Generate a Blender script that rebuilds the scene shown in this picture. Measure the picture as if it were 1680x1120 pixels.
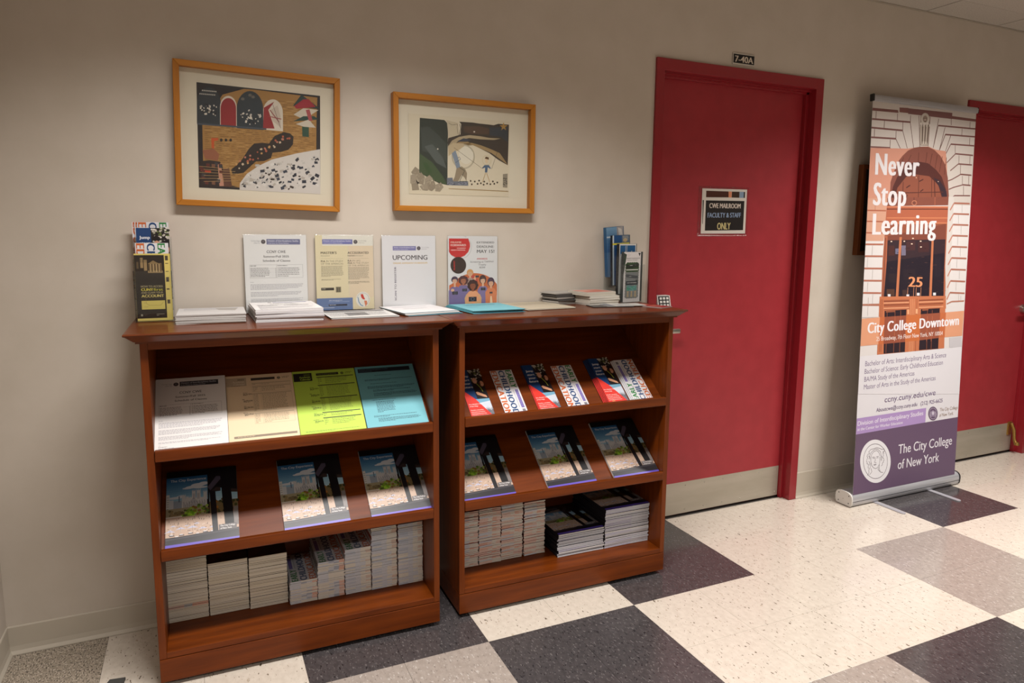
import bpy, bmesh, math, random
from mathutils import Vector, Matrix
from mathutils.geometry import tessellate_polygon
random.seed(7)
S = bpy.context.scene
COL = S.collection
R = math.radians
for o in list(bpy.data.objects): bpy.data.objects.remove(o)

# ------------------------------------------------------------------ camera
cam_d = bpy.data.cameras.new('camera'); cam = bpy.data.objects.new('camera', cam_d); COL.objects.link(cam)
fw = Vector((0.40297, 0.90512, -0.13552)).normalized()
rt = Vector((0.91399, -0.40565, 0.00843)).normalized()
upv = rt.cross(fw).normalized(); rt = fw.cross(upv).normalized()
m = Matrix.Identity(4)
for i in range(3):
    m[i][0] = rt[i]; m[i][1] = upv[i]; m[i][2] = -fw[i]
m[0][3], m[1][3], m[2][3] = -0.53504, -2.61842, 1.41939
cam.matrix_world = m
cam_d.sensor_width = 36.0; cam_d.sensor_fit = 'HORIZONTAL'
cam_d.lens = 1122.52 * 36.0 / 1680.0
cam_d.shift_x = 16.376 / 1680.0; cam_d.shift_y = -23.562 / 1680.0
cam_d.clip_start = 0.02; cam_d.clip_end = 60
S.camera = cam
# ------------------------------------------------------------------ world, light, exposure
S.view_settings.view_transform = 'Standard'
try: S.view_settings.look = 'None'
except Exception: pass
S.view_settings.gamma = 1.0
S.view_settings.use_curve_mapping = False
S.view_settings.exposure = 0.46
W = bpy.data.worlds.new('world'); S.world = W; W.use_nodes = True
W.node_tree.nodes['Background'].inputs[0].default_value = (0.9, 0.88, 0.85, 1)
W.node_tree.nodes['Background'].inputs[1].default_value = 0.02
ZC = 2.6174
LIGHTS = [(0.047, -1.115, 34), (3.097, -1.115, 43), (0.047, -3.555, 35), (3.097, -3.555, 46)]
for (lx, ly, pw) in LIGHTS:
    l = bpy.data.lights.new('ceiling_lamp', 'AREA'); l.shape = 'RECTANGLE'; l.size = 1.14; l.size_y = 0.22
    l.energy = pw; l.color = (1.0, 0.965, 0.925); l.spread = R(128)
    lo = bpy.data.objects.new('ceiling_lamp', l); COL.objects.link(lo); lo.location = (lx, ly - .045, ZC - 0.012)

# ------------------------------------------------------------------ helpers
ALB = 0.80     # overall reflectance of the room's surfaces
def lin(c):
    r = []
    for v in c[:3]:
        v = v / 255.0
        r.append(v / 12.92 if v <= 0.04045 else ((v + 0.055) / 1.055) ** 2.4)
    return (r[0] * ALB, r[1] * ALB, r[2] * ALB, 1.0)

MATS = {}
def mat(name, col=(200, 200, 200), rough=0.5, metal=0.0, spec=0.5, coat=0.0, coat_rough=0.1):
    if name in MATS: return MATS[name]
    m = bpy.data.materials.new(name); m.use_nodes = True
    b = m.node_tree.nodes['Principled BSDF']
    b.inputs['Base Color'].default_value = lin(col); b.inputs['Roughness'].default_value = rough
    b.inputs['Metallic'].default_value = metal; b.inputs['Specular IOR Level'].default_value = spec
    b.inputs['Coat Weight'].default_value = coat; b.inputs['Coat Roughness'].default_value = coat_rough
    MATS[name] = m
    return m
def nodes(m): return m.node_tree.nodes, m.node_tree.links, m.node_tree.nodes['Principled BSDF']
def noise_col(m, c0, c1, scale, stretch=(1, 1, 1), detail=4, lo=0.35, hi=0.65, coord='Object', bump=0.0, bscale=None, rough_n=0.55):
    n, l, b = nodes(m)
    tc = n.new('ShaderNodeTexCoord'); mp = n.new('ShaderNodeMapping'); mp.inputs['Scale'].default_value = stretch
    nz = n.new('ShaderNodeTexNoise'); nz.inputs['Scale'].default_value = scale; nz.inputs['Detail'].default_value = detail
    nz.inputs['Roughness'].default_value = rough_n
    cr = n.new('ShaderNodeValToRGB'); cr.color_ramp.elements[0].position = lo; cr.color_ramp.elements[1].position = hi
    cr.color_ramp.elements[0].color = lin(c0); cr.color_ramp.elements[1].color = lin(c1)
    l.new(tc.outputs[coord], mp.inputs[0]); l.new(mp.outputs[0], nz.inputs[0]); l.new(nz.outputs[0], cr.inputs[0]); l.new(cr.outputs[0], b.inputs['Base Color'])
    if bump:
        bp = n.new('ShaderNodeBump'); bp.inputs['Strength'].default_value = bump; bp.inputs['Distance'].default_value = 0.002
        src = nz
        if bscale:
            src = n.new('ShaderNodeTexNoise'); src.inputs['Scale'].default_value = bscale; l.new(mp.outputs[0], src.inputs[0])
        l.new(src.outputs[0], bp.inputs['Height']); l.new(bp.outputs[0], b.inputs['Normal'])
    return m

def mesh_from(name, verts, faces, material=None, cols=None, smooth=False):
    me = bpy.data.meshes.new(name); me.from_pydata(verts, [], faces)
    if cols is not None:
        at = me.color_attributes.new('Col', 'FLOAT_COLOR', 'CORNER')
        flat = []
        for f, c in zip(me.polygons, cols):
            flat.extend(list(c) * f.loop_total)
        at.data.foreach_set('color', flat)
    if material: me.materials.append(material)
    if smooth:
        me.polygons.foreach_set('use_smooth', [True] * len(me.polygons))
    me.update()
    return me
def obj(name, me, parent=None, M=None):
    o = bpy.data.objects.new(name, me); COL.objects.link(o)
    if parent: o.parent = parent
    if M is not None: o.matrix_local = M
    return o
def tag(o, label, cat, group=None, kind=None):
    if label: o['label'] = label
    if cat: o['category'] = cat
    if group: o['group'] = group
    if kind: o['kind'] = kind
    return o
def root(name, M, label, cat, group=None):
    return tag(obj(name, None, None, M), label, cat, group)

class MB:
    """collects boxes, prisms and tubes and builds ONE mesh"""
    def __init__(s): s.bm = bmesh.new()
    def box(s, x0, x1, y0, y1, z0, z1, bev=0.0):
        r = bmesh.ops.create_cube(s.bm, size=1.0)
        vs = r['verts']
        for v in vs:
            v.co = Vector(((x0 + x1) / 2 + v.co.x * (x1 - x0), (y0 + y1) / 2 + v.co.y * (y1 - y0), (z0 + z1) / 2 + v.co.z * (z1 - z0)))
        if bev:
            es = list({e for v in vs for e in v.link_edges})
            bmesh.ops.bevel(s.bm, geom=es, offset=bev, segments=2, affect='EDGES', profile=0.5)
        return s
    def prism(s, prof, a0, a1, axis='x'):
        """closed profile [(p,q)] swept along axis; x: (y,z), y: (x,z), z: (x,y)"""
        def P(a, p):
            return {'x': (a, p[0], p[1]), 'y': (p[0], a, p[1]), 'z': (p[0], p[1], a)}[axis]
        A = [s.bm.verts.new(P(a0, p)) for p in prof]; B = [s.bm.verts.new(P(a1, p)) for p in prof]
        n = len(prof)
        for i in range(n): s.bm.faces.new((A[i], A[(i + 1) % n], B[(i + 1) % n], B[i]))
        s.bm.faces.new(A[::-1]); s.bm.faces.new(B)
        return s
    def loft(s, rings, caps=True, close=True):
        L = [[s.bm.verts.new(p) for p in r] for r in rings]
        n = len(L[0])
        for a, b in zip(L, L[1:]):
            for i in range(n if close else n - 1): s.bm.faces.new((a[i], a[(i + 1) % n], b[(i + 1) % n], b[i]))
        if caps: s.bm.faces.new(L[0][::-1]); s.bm.faces.new(L[-1])
        return s
    def tube(s, pts, r, n=12, caps=True):
        pts = [Vector(p) for p in pts]; rings = []
        rs = r if isinstance(r, (list, tuple)) else [r] * len(pts)
        for i, p in enumerate(pts):
            d = (pts[min(i + 1, len(pts) - 1)] - pts[max(i - 1, 0)]).normalized()
            a = d.orthogonal().normalized() if i == 0 else (last - d * last.dot(d)).normalized()
            last = a; b = d.cross(a)
            rings.append([p + (a * math.cos(t) + b * math.sin(t)) * rs[i] for t in [2 * math.pi * k / n for k in range(n)]])
        return s.loft(rings, caps)
    def mesh(s, name, material, smooth=False):
        bmesh.ops.recalc_face_normals(s.bm, faces=s.bm.faces)
        me = bpy.data.meshes.new(name); s.bm.to_mesh(me); s.bm.free()
        me.materials.append(material)
        if smooth: 
            for p in me.polygons: p.use_smooth = True
            try: me.set_sharp_from_angle(angle=R(40))
            except Exception: pass
        return me
    def obj(s, name, material, parent=None, M=None, smooth=False):
        return obj(name, s.mesh(name, material, smooth), parent, M)

# print ink layer: colours per face, text from the built-in font
TXT = {}
def text_tris(s, bold=0.0, res=3):
    k = (s, bold)
    if k in TXT: return TXT[k]
    cu = bpy.data.curves.new('t', 'FONT'); cu.body = s; cu.size = 1.0; cu.space_character = 1 + (bold * 1.5 if bold >= .04 else 0); cu.resolution_u = res
    o = bpy.data.objects.new('t', cu); me = o.to_mesh()
    vs = [(v.co.x, v.co.y) for v in me.vertices]
    me.calc_loop_triangles(); ts = [tuple(t.vertices) for t in me.loop_triangles]
    o.to_mesh_clear(); bpy.data.objects.remove(o); bpy.data.curves.remove(cu)
    if bold:      # heavier strokes: the glyphs laid side by side
        steps = [i * .045 for i in range(-int(bold / .045), int(bold / .045) + 1)] if bold > .045 else [-bold, bold]
        n = len(vs); nv, nt = [], []; TXT[(s, bold, 'n')] = n
        for q, d in enumerate(steps): nv += [(x + d, y) for x, y in vs]; nt += [tuple(i + q * n for i in t_) for t_ in ts]
        vs, ts = nv, nt
    TXT[k] = (vs, ts)
    return TXT[k]
CAP = 0.729
def quad_map(tl, tr, br, bl):
    """maps points of a skewed quadrilateral sketch to the unit square of a flat print"""
    x0, y0 = tl; x1, y1 = tr; x2, y2 = br; x3, y3 = bl
    dx1, dx2, dx3 = x1 - x2, x3 - x2, x0 - x1 + x2 - x3
    dy1, dy2, dy3 = y1 - y2, y3 - y2, y0 - y1 + y2 - y3
    den = dx1 * dy2 - dx2 * dy1
    g = (dx3 * dy2 - dx2 * dy3) / den; h = (dx1 * dy3 - dx3 * dy1) / den
    Mx = Matrix(((x1 - x0 + g * x1, x3 - x0 + h * x3, x0), (y1 - y0 + g * y1, y3 - y0 + h * y3, y0), (g, h, 1))).inverted()
    def f(p):
        q = Mx @ Vector((p[0], p[1], 1)); return (q.x / q.z, q.y / q.z)
    return f
class Art:
    DZ = 3e-5
    def __init__(s, w, h, bg=None):
        s.w, s.h, s.z, s.M, s.k = w, h, 0.0002, None, 0
        s.v, s.f, s.c = [], [], []
        if bg is not None: s.rect(0, 0, 1, 1, bg); s.up()
    def up(s): s.z += s.DZ; return s
    def P(s, p):
        if s.M: p = s.M(p)
        return (p[0] * s.w, (1 - p[1]) * s.h)
    def _tri(s, pts, tris, col):
        s.k = (s.k + 1) % 12; z = s.z + s.k * 2.4e-6      # neighbouring shapes never share one plane
        b = len(s.v); s.v += [(x, y, z) for x, y in pts]; c = lin(col)
        for t in tris:
            a, d, e = [pts[i] for i in t]
            ar = (d[0] - a[0]) * (e[1] - a[1]) - (d[1] - a[1]) * (e[0] - a[0])
            if abs(ar) < 1e-14: continue
            s.f.append(tuple(b + i for i in (t if ar > 0 else t[::-1]))); s.c.append(c)
    def poly(s, pts, col):
        P = [s.P(p) for p in pts]
        s._tri(P, tessellate_polygon([[Vector((x, y, 0)) for x, y in P]]), col); return s
    def rect(s, u0, v0, u1, v1, col): return s.poly([(u0, v0), (u1, v0), (u1, v1), (u0, v1)], col)
    def ell(s, u, v, ru, rv, col, n=28, a0=0, a1=360):
        pts = [(u + ru * math.cos(R(a0 + (a1 - a0) * k / n)), v + rv * math.sin(R(a0 + (a1 - a0) * k / n))) for k in range(n + (a1 - a0 < 360))]
        return s.poly(pts, col)
    def line(s, pts, wd, col, closed=False):
        P = [Vector(s.P(p)) for p in pts]
        if closed: P.append(P[0])
        for a, b in zip(P, P[1:]):
            d = b - a
            if d.length < 1e-9: continue
            n = Vector((-d.y, d.x)).normalized() * wd / 2
            s._tri([tuple(a - n), tuple(b - n), tuple(b + n), tuple(a + n)], [(0, 1, 2), (0, 2, 3)], col)
        return s
    def ring(s, u, v, ru, rv, wd, col, n=28): return s.line([(u + ru * math.cos(2 * math.pi * k / n), v + rv * math.sin(2 * math.pi * k / n)) for k in range(n)], wd, col, True)
    def grad(s, u0, v0, u1, v1, c0, c1, n=10):
        for k in range(n):
            t = (k + .5) / n
            s.rect(u0, v0 + (v1 - v0) * k / n, u1, v0 + (v1 - v0) * (k + 1) / n, [c0[i] + (c1[i] - c0[i]) * t for i in range(3)])
        return s
    def text(s, t, u0, vb, u1, cap, col, bold=0.0, ang=0, slant=0.0):
        """text from u0 to u1 on baseline vb, capital height cap (fractions); ang=-90 reads downwards (u0,u1 then run along v)"""
        vs, ts = text_tris(t, bold)
        if not vs: return s
        x0 = min(v[0] for v in vs); x1 = max(v[0] for v in vs)
        pts = []
        for x, y in vs:
            a = (x - x0) / (x1 - x0); b = y / CAP + 0
            a += slant * b * 0.02
            if ang == 0: q = (u0 + (u1 - u0) * a, vb - cap * b)
            else: q = (vb + cap * b, u0 + (u1 - u0) * a) if ang == -90 else (vb - cap * b, u0 + (u1 - u0) * a)
            pts.append(s.P(q))
        s._glyphs(pts, ts, col, t, bold); return s
    def _glyphs(s, pts, ts, col, t, bold):
        n = TXT.get((t, bold, 'n'), len(pts))
        for q in range(len(pts) // n):
            s._tri(pts[q * n:(q + 1) * n], [tuple(i - q * n for i in f) for f in ts if q * n <= f[0] < (q + 1) * n], col)
    def textq(s, t, a, b, up, col, bold=0.0):
        """text between sketch points a (baseline start) and b (baseline end); up = cap height in sketch units"""
        vs, ts = text_tris(t, bold)
        x0 = min(v[0] for v in vs); x1 = max(v[0] for v in vs)
        A = Vector(s.P(a)); B = Vector(s.P(b)); U = Vector(s.P((a[0], a[1] - up))); hh = (U - A).length
        d = B - A; n = Vector((-d.y, d.x)).normalized() * hh
        s._glyphs([tuple(A + d * ((x - x0) / (x1 - x0)) + n * (y / CAP)) for x, y in vs], ts, col, t, bold); return s
    def greek(s, u0, v0, u1, v1, n, col, th=0.45, just=1.0, rnd=None):
        """rows of word-length dashes, too small to read in the place"""
        rnd = rnd or random.Random(int(u0 * 1000 + v0 * 7000 + n))
        dv = (v1 - v0) / n
        for k in range(n):
            e = u0 + (u1 - u0) * (just if k < n - 1 else just * rnd.uniform(.3, .8)) * rnd.uniform(.9, 1)
            u = u0
            while u < e:
                L = (0.012 + 0.03 * rnd.random()) * min(1.0, (0.216 / s.w)); w = min(u + L, e)
                s.rect(u, v0 + dv * k, w, v0 + dv * (k + th), col); u = w + 0.007 * min(1.0, 0.216 / s.w)
        return s
    def mesh(s, name, material): return mesh_from(name, s.v, s.f, material, s.c)

def attr_mat(name, rough, coat=0.0, spec=0.4, crough=0.08):
    m = mat(name, (255, 255, 255), rough, 0, spec, coat, crough); n, l, b = nodes(m)
    a = n.new('ShaderNodeAttribute'); a.attribute_name = 'Col'; l.new(a.outputs['Color'], b.inputs['Base Color'])
    return m
PRINT = attr_mat('printed_paper', 0.6)
GLOSS = attr_mat('glossy_print', 0.38, 0.25, 0.45, 0.18)
VINYL = attr_mat('banner_vinyl', 0.45)
EDGE = attr_mat('paper_edges', 0.8, 0, 0.2)

def wood(name, axis, c0, c1, rough=0.42, coat=0.05, sc=1.0):
    m = mat(name, c1, rough, 0, 0.22, coat, 0.12)
    st = {'x': (2.2, 26, 26), 'y': (26, 2.2, 26), 'z': (26, 26, 2.2)}[axis]
    noise_col(m, c0, c1, 1.6 * sc, st, 5, 0.32, 0.7, bump=0.04)
    return m
WX = wood('cherry_wood_x', 'x', (92, 38, 3), (122, 55, 6))
WZ = wood('cherry_wood_z', 'z', (92, 38, 3), (122, 55, 6))
WTOP = wood('polished_cherry_top', 'x', (84, 34, 3), (112, 50, 6), 0.36, 0.28)
OAK = wood('honey_wood_x', 'x', (170, 106, 34), (192, 126, 46), 0.45, 0.1)
OAKZ = wood('honey_wood_z', 'z', (170, 106, 34), (192, 126, 46), 0.45, 0.1)
DKW = wood('brown_wood', 'z', (96, 50, 24), (128, 70, 34), 0.45, 0.1)
WALL = noise_col(mat('wall_paint', (190, 178, 160), 0.75, 0, 0.3), (204, 193, 179), (210, 199, 186), 6, bump=0.05, bscale=260)
CEIL = noise_col(mat('ceiling_tile_face', (200, 190, 178), 0.9, 0, 0.2), (188, 180, 170), (206, 198, 188), 160, bump=0.15)
BASEM = mat('baseboard_vinyl', (196, 186, 170), 0.45)
RED = noise_col(mat('red_door_paint', (152, 34, 44), 0.42, 0, 0.45), (160, 42, 50), (168, 46, 54), 14, bump=0.03, bscale=500)
REDF = mat('red_frame_paint', (150, 30, 40), 0.32, 0, 0.5, 0.15)
STEEL = noise_col(mat('brushed_kick_plate', (196, 188, 172), 0.42, 0.55), (190, 182, 166), (200, 192, 177), 3, (1, 1, 6))
ALU = noise_col(mat('aluminium', (200, 200, 204), 0.38, 0.45), (188, 188, 192), (210, 210, 215), 3, (1, 60, 60))
NICK = mat('satin_nickel', (196, 190, 180), 0.3, 0.9)
BRASS = mat('brass', (200, 160, 90), 0.3, 0.9)
BLACK = mat('black_plastic', (24, 23, 24), 0.45)
WHITEP = mat('white_plastic', (225, 222, 216), 0.4)
MATB = mat('picture_mount_board', (226, 218, 200), 0.8)
DARKG = mat('dark_grey_rubber', (70, 70, 68), 0.7)
def acrylic(name, f0=0.03, tint=(0.97, 0.98, 0.98), a=0.9):
    m = bpy.data.materials.new(name); m.use_nodes = True; n = m.node_tree.nodes; l = m.node_tree.links; n.clear()
    out = n.new('ShaderNodeOutputMaterial'); mix = n.new('ShaderNodeMixShader'); t = n.new('ShaderNodeBsdfTransparent'); g = n.new('ShaderNodeBsdfGlossy')
    g.inputs['Roughness'].default_value = 0.04; t.inputs[0].default_value = (*tint, 1)
    lw = n.new('ShaderNodeLayerWeight'); lw.inputs['Blend'].default_value = 0.5
    pw = n.new('ShaderNodeMath'); pw.operation = 'POWER'; pw.inputs[1].default_value = 5
    ml = n.new('ShaderNodeMath'); ml.operation = 'MULTIPLY_ADD'; ml.inputs[1].default_value = 1 - f0; ml.inputs[2].default_value = f0
    l.new(lw.outputs['Facing'], pw.inputs[0]); l.new(pw.outputs[0], ml.inputs[0]); l.new(ml.outputs[0], mix.inputs[0]); l.new(t.outputs[0], mix.inputs[1]); l.new(g.outputs[0], mix.inputs[2]); l.new(mix.outputs[0], out.inputs[0])
    return m
GLASS = acrylic('clear_acrylic')
PICG = acrylic('picture_glass', tint=(0.98, 0.98, 0.97))

# ------------------------------------------------------------------ floor tiles
def tile_mat(name, base, base2, flecks, rough=0.2):
    m = mat(name, base, rough, 0, 0.5, 0.3, 0.09); n, l, b = nodes(m)
    g = n.new('ShaderNodeNewGeometry'); mp = n.new('ShaderNodeMapping'); mp.inputs['Scale'].default_value = (1.0, 0.6, 1.0)
    mp.inputs['Rotation'].default_value = (0, 0, R(12)); l.new(g.outputs['Position'], mp.inputs[0])
    nz = n.new('ShaderNodeTexNoise'); nz.inputs['Scale'].default_value = 60; nz.inputs['Detail'].default_value = 5; l.new(mp.outputs[0], nz.inputs[0])
    cr = n.new('ShaderNodeValToRGB'); cr.color_ramp.elements[0].position = .35; cr.color_ramp.elements[1].position = .65
    cr.color_ramp.elements[0].color = lin(base2); cr.color_ramp.elements[1].color = lin(base); l.new(nz.outputs[0], cr.inputs[0])
    last = cr.outputs[0]
    for (sc, thr, col, wid) in flecks:
        v = n.new('ShaderNodeTexNoise'); v.inputs['Scale'].default_value = sc; v.inputs['Detail'].default_value = 2.5; v.inputs['Roughness'].default_value = .6
        mp2 = n.new('ShaderNodeMapping'); mp2.inputs['Scale'].default_value = (1.0, 0.42, 1.0); mp2.inputs['Location'].default_value = (sc * .37, sc * .11, 0)
        mp2.inputs['Rotation'].default_value = (0, 0, R(14)); l.new(g.outputs['Position'], mp2.inputs[0]); l.new(mp2.outputs[0], v.inputs[0])
        c2 = n.new('ShaderNodeValToRGB'); c2.color_ramp.elements[0].position = thr; c2.color_ramp.elements[1].position = thr + wid
        c2.color_ramp.elements[0].color = (0, 0, 0, 1); c2.color_ramp.elements[1].color = (1, 1, 1, 1); l.new(v.outputs[0], c2.inputs[0])
        mx = n.new('ShaderNodeMix'); mx.data_type = 'RGBA'; mx.inputs[7].default_value = lin(col)
        l.new(c2.outputs[0], mx.inputs[0]); l.new(last, mx.inputs[6]); last = mx.outputs[2]
    l.new(last, b.inputs['Base Color'])
    return m
TM = {
 'p': tile_mat('cream_vinyl_tile', (222, 211, 197), (212, 200, 186), [(95, .66, (104, 90, 74), .02), (190, .665, (132, 116, 98), .03), (60, .67, (190, 175, 156), .03)]),
 'd': tile_mat('charcoal_vinyl_tile', (78, 73, 74), (66, 62, 63), [(150, .60, (112, 106, 106), .05), (110, .62, (42, 40, 42), .04)]),
 'g': tile_mat('grey_vinyl_tile', (172, 160, 151), (160, 148, 139), [(120, .60, (196, 187, 180), .05), (130, .62, (134, 122, 115), .04)]),
 't': tile_mat('terrazzo_speckled_tile', (168, 154, 138), (150, 138, 122), [(230, .52, (88, 80, 72), .08), (260, .56, (206, 194, 178), .06)]),
}
XB, YR, T1 = 1.5571, -0.5657, 0.3048
XL, XR, YB = -1.176, 7.36, -5.0
ROW0 = {-4: 'p', -3: 'd', -2: 'p', -1: 'd', 0: 'p', 1: 'p', 2: 'd', 3: 'p', 4: 'p', 5: 'd'}
ROW1 = {-4: 'p', -3: 'g', -2: 'd', -1: 'p', 0: 'p', 1: 'g', 2: 'p', 3: 'p', 4: 'd', 5: 'p'}
ROW2 = {-4: 'd', -3: 'p', -2: 'p', -1: 'g', 0: 'd', 1: 'p', 2: 'p', 3: 'g', 4: 'p', 5: 'd'}
def kind(bx, by):
    if bx <= -5: return 't'
    return (ROW0, ROW1, ROW2)[min(by, 2) if by < 3 else (by + 1) % 3].get(bx, 'p')
floor = MB().box(XL - .1, XR, YB, 0.25, -0.06, -0.004).obj('floor', mat('floor_screed', (90, 84, 78), 0.8)); tag(floor, None, None, None, 'structure')
rest = {}
meshes = {}
cnt = 0
j0 = 0
gap = 0.00035
ix0 = math.floor((XL - XB) / T1); ix1 = math.ceil((XR - XB) / T1)
for iy in range(-2, 16):
    y1 = YR - T1 * iy; y0 = y1 - T1
    y1 = min(y1, 0.12)
    if y0 >= .12 or y1 <= YB: continue
    y0 = max(y0, YB)
    by = 0 if iy < 0 else 1 + iy // 2
    for ix in range(ix0, ix1):
        x0 = XB + T1 * ix; x1 = x0 + T1
        x0c, x1c = max(x0, XL), min(x1, XR)
        if x1c - x0c < .01: continue
        if y0 > .0 and not (x1 > 1.39 and x0 < 2.36 or x1 > 3.55 and x0 < 4.44): continue
        k = kind(ix // 2, by)
        if -1.3 < x0 < 4.9 and y0 > -2.4:
            key = (k, round(x1c - x0c, 3), round(y1 - y0, 3))
            if key not in meshes:
                w, h = x1c - x0c, y1 - y0
                meshes[key] = MB().box(gap, w - gap, gap, h - gap, -0.004, 0.0, 0.0003).mesh('floor_tile', TM[k])
            obj('floor_tile', meshes[key], floor, Matrix.Translation((x0c, y0, 0))); cnt += 1
        else:
            rest.setdefault(k, MB()).box(x0c + gap, x1c - gap, y0 + gap, y1 - gap, -0.004, 0)
for k, mb in rest.items():
    o = mb.obj('outlying_tiles', TM[k], floor); o['kind'] = 'stuff'

# ------------------------------------------------------------------ walls with door openings
D1 = (1.3663, 2.3847, 2.1984, 0.044, 0.050)      # outer left, outer right, top, face widths
D2 = (3.527, 4.462, 2.195, 0.052, 0.050)
def wall_with_openings():
    b = MB(); t = 0.16
    xs = [XL - .1, D1[0] + .02, D1[1] - .02, D2[0] + .02, D2[1] - .02, XR]
    b.box(xs[0], xs[1], 0, t, 0, ZC + .1); b.box(xs[2], xs[3], 0, t, 0, ZC + .1); b.box(xs[4], xs[5], 0, t, 0, ZC + .1)
    b.box(xs[1], xs[2], 0, t, D1[2] - .02, ZC + .1); b.box(xs[3], xs[4], 0, t, D2[2] - .02, ZC + .1)
    return b
tag(wall_with_openings().obj('wall_back', WALL), None, None, None, 'structure')
tag(MB().box(XL - .1, XL, YB, 0, 0, ZC + .1).obj('wall_left', WALL), None, None, None, 'structure')
tag(MB().box(XR, XR + .1, YB, 0.1, 0, ZC + .1).obj('wall_right', WALL), None, None, None, 'structure')
tag(MB().box(XL - .1, XR + .1, YB - .1, YB, 0, ZC + .1).obj('wall_front', WALL), None, None, None, 'structure')

def base_prof(h): return [(0, 0.001), (-0.014, 0.001), (-0.0135, 0.004), (-0.007, 0.014), (-0.0045, 0.03), (-0.004, h - .004), (-0.002, h), (0, h)]
tag(MB().prism(base_prof(0.10), XL, D1[0]).obj('baseboard_back', BASEM), None, None, None, 'structure')
tag(MB().prism(base_prof(0.145), D1[1], D2[0]).obj('baseboard_back', BASEM), None, None, None, 'structure')
tag(MB().prism(base_prof(0.145), D2[1], XR).obj('baseboard_back', BASEM), None, None, None, 'structure')
tag(MB().prism([(XL - p[0], p[1]) for p in base_prof(0.10)], YB, -.0, 'y').obj('baseboard_left', BASEM), None, None, None, 'structure')

# ------------------------------------------------------------------ ceiling tiles and troffers
ceiling = MB().box(XL - .1, XR, YB, 0.1, ZC + .02, ZC + .05).obj('ceiling', mat('ceiling_void', (8, 8, 8), 0.9)); tag(ceiling, None, None, None, 'structure')
GX, GY, GS = 3.097, -0.20, 0.61
cm = {}
skip = set()
for (lx, ly, pw) in LIGHTS:
    for dx in (-.305, .305): skip.add((round((lx + dx - GS / 2 - GX) / GS), round((GY - (ly + GS / 2)) / GS)))
for iy in range(-1, 8):
    y1 = GY - GS * iy; y0 = y1 - GS; y1 = min(y1, -0.012); y0 = max(y0, YB)
    for ix in range(-8, 8):
        x0 = GX + GS * ix; x1 = x0 + GS; x0 = max(x0, XL); x1 = min(x1, XR)
        if x1 - x0 < .02 or y1 - y0 < .02 or (ix, iy) in skip: continue
        key = (round(x1 - x0, 3), round(y1 - y0, 3))
        if key not in cm:
            cm[key] = MB().box(0.0048, key[0] - .0048, 0.0010, key[1] - .0008, 0, 0.018, 0.0012).mesh('ceiling_tile', CEIL)
        obj('ceiling_tile', cm[key], ceiling, Matrix.Translation((x0, y0, ZC)))
tag(MB().box(XL, XR, -0.012, 0.0, ZC - .004, ZC + .018).obj('trim_1', mat('ceiling_angle', (178, 168, 154), .6)), None, None, None, 'structure')
HOUS = mat('white_metal_housing', (225, 224, 220), .4); 
def fixture(lx, ly, label):
    r_ = root('ceiling_light', Matrix.Translation((lx, ly, ZC)), label, 'light', 'recessed ceiling lights')
    b = MB(); a, c = .607, .302
    b.box(-a, a, -c, -c + .02, -.004, .018); b.box(-a, a, c - .02, c, -.004, .018); b.box(-a, -a + .02, -c, c, -.004, .018); b.box(a - .02, a, -c, c, -.004, .018)
    b.obj('frame', HOUS, r_)
    MB().box(-a, a, -c, c, .008, .018).obj('reflector', HOUS, r_)
for lx, ly, pw in LIGHTS: fixture(lx, ly, 'recessed white rectangular light in the tiled ceiling')

# ------------------------------------------------------------------ doors
def door(n, D, leaf_y, hinge_right, kick0, kick1):
    xo0, xo1, zt, fl, fr = D
    r_ = obj('door_%d' % n, None, None, Matrix.Translation((xo0, 0, 0))); tag(r_, None, None, None, 'structure')
    w = xo1 - xo0
    fr_ = MB()
    # jambs and head: face, reveal and stop in one folded steel profile
    for (a, b_, sgn) in ((0, fl, 1), (w, w - fr, -1)):
        lo, hi = min(a, b_), max(a, b_)
        fr_.box(lo, hi, -0.012, 0.02, 0.001, zt, 0.0015)
        e = b_
        e_ = e - sgn * .0004; fr_.box(min(e_ - sgn * .012, e_), max(e_ - sgn * .012, e_), 0.019, leaf_y + .06, 0.001, zt - .05)
        fr_.box(min(e - sgn * .010, e + sgn * .017), max(e - sgn * .010, e + sgn * .017), leaf_y - .022, leaf_y - .001, 0.001, zt - .05, .001)
    fr_.box(fl - .002, w - fr + .002, -0.0118, 0.02, zt - .052, zt - .0002, 0.0015)
    fr_.box(fl - .001, w - fr + .001, 0.019, leaf_y + .06, zt - .062, zt - .0524)
    fr_.box(fl - .001, w - fr + .001, leaf_y - .022, leaf_y - .001, zt - .072, zt - .061, .001)
    fr_.obj('frame', REDF, r_)
    lf = MB().box(fl + .003, w - fr - .003, leaf_y, leaf_y + .044, 0.010, zt - .066, .0015).obj('leaf', RED, r_)
    k = MB().box(fl + .012, w - fr - .02, leaf_y - .0018, leaf_y - .0002, kick0, kick1, .0005).obj('kick_plate', STEEL, r_)
    hm = MB()
    sc = MB()
    for zz in (kick0 + .02, kick1 - .02):
        for i in range(8):
            x = fl + .03 + (w - fl - fr - .07) * i / 7
            rr = .0035
            hm.loft([[(x + rr * s_ * math.cos(t), leaf_y - .0018 - d, zz + rr * s_ * math.sin(t)) for t in [math.pi * q / 4 for q in range(8)]] for s_, d in ((1, 0), (.7, .0014), (.2, .002))])
    sm = hm.obj('screw', NICK, k); sm['kind'] = 'stuff'
    return r_, lf, w
d1, leaf1, w1 = door(1, D1, 0.055, True, 0.012, 0.178)
x_ = lambda X: X - D1[0]
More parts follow.
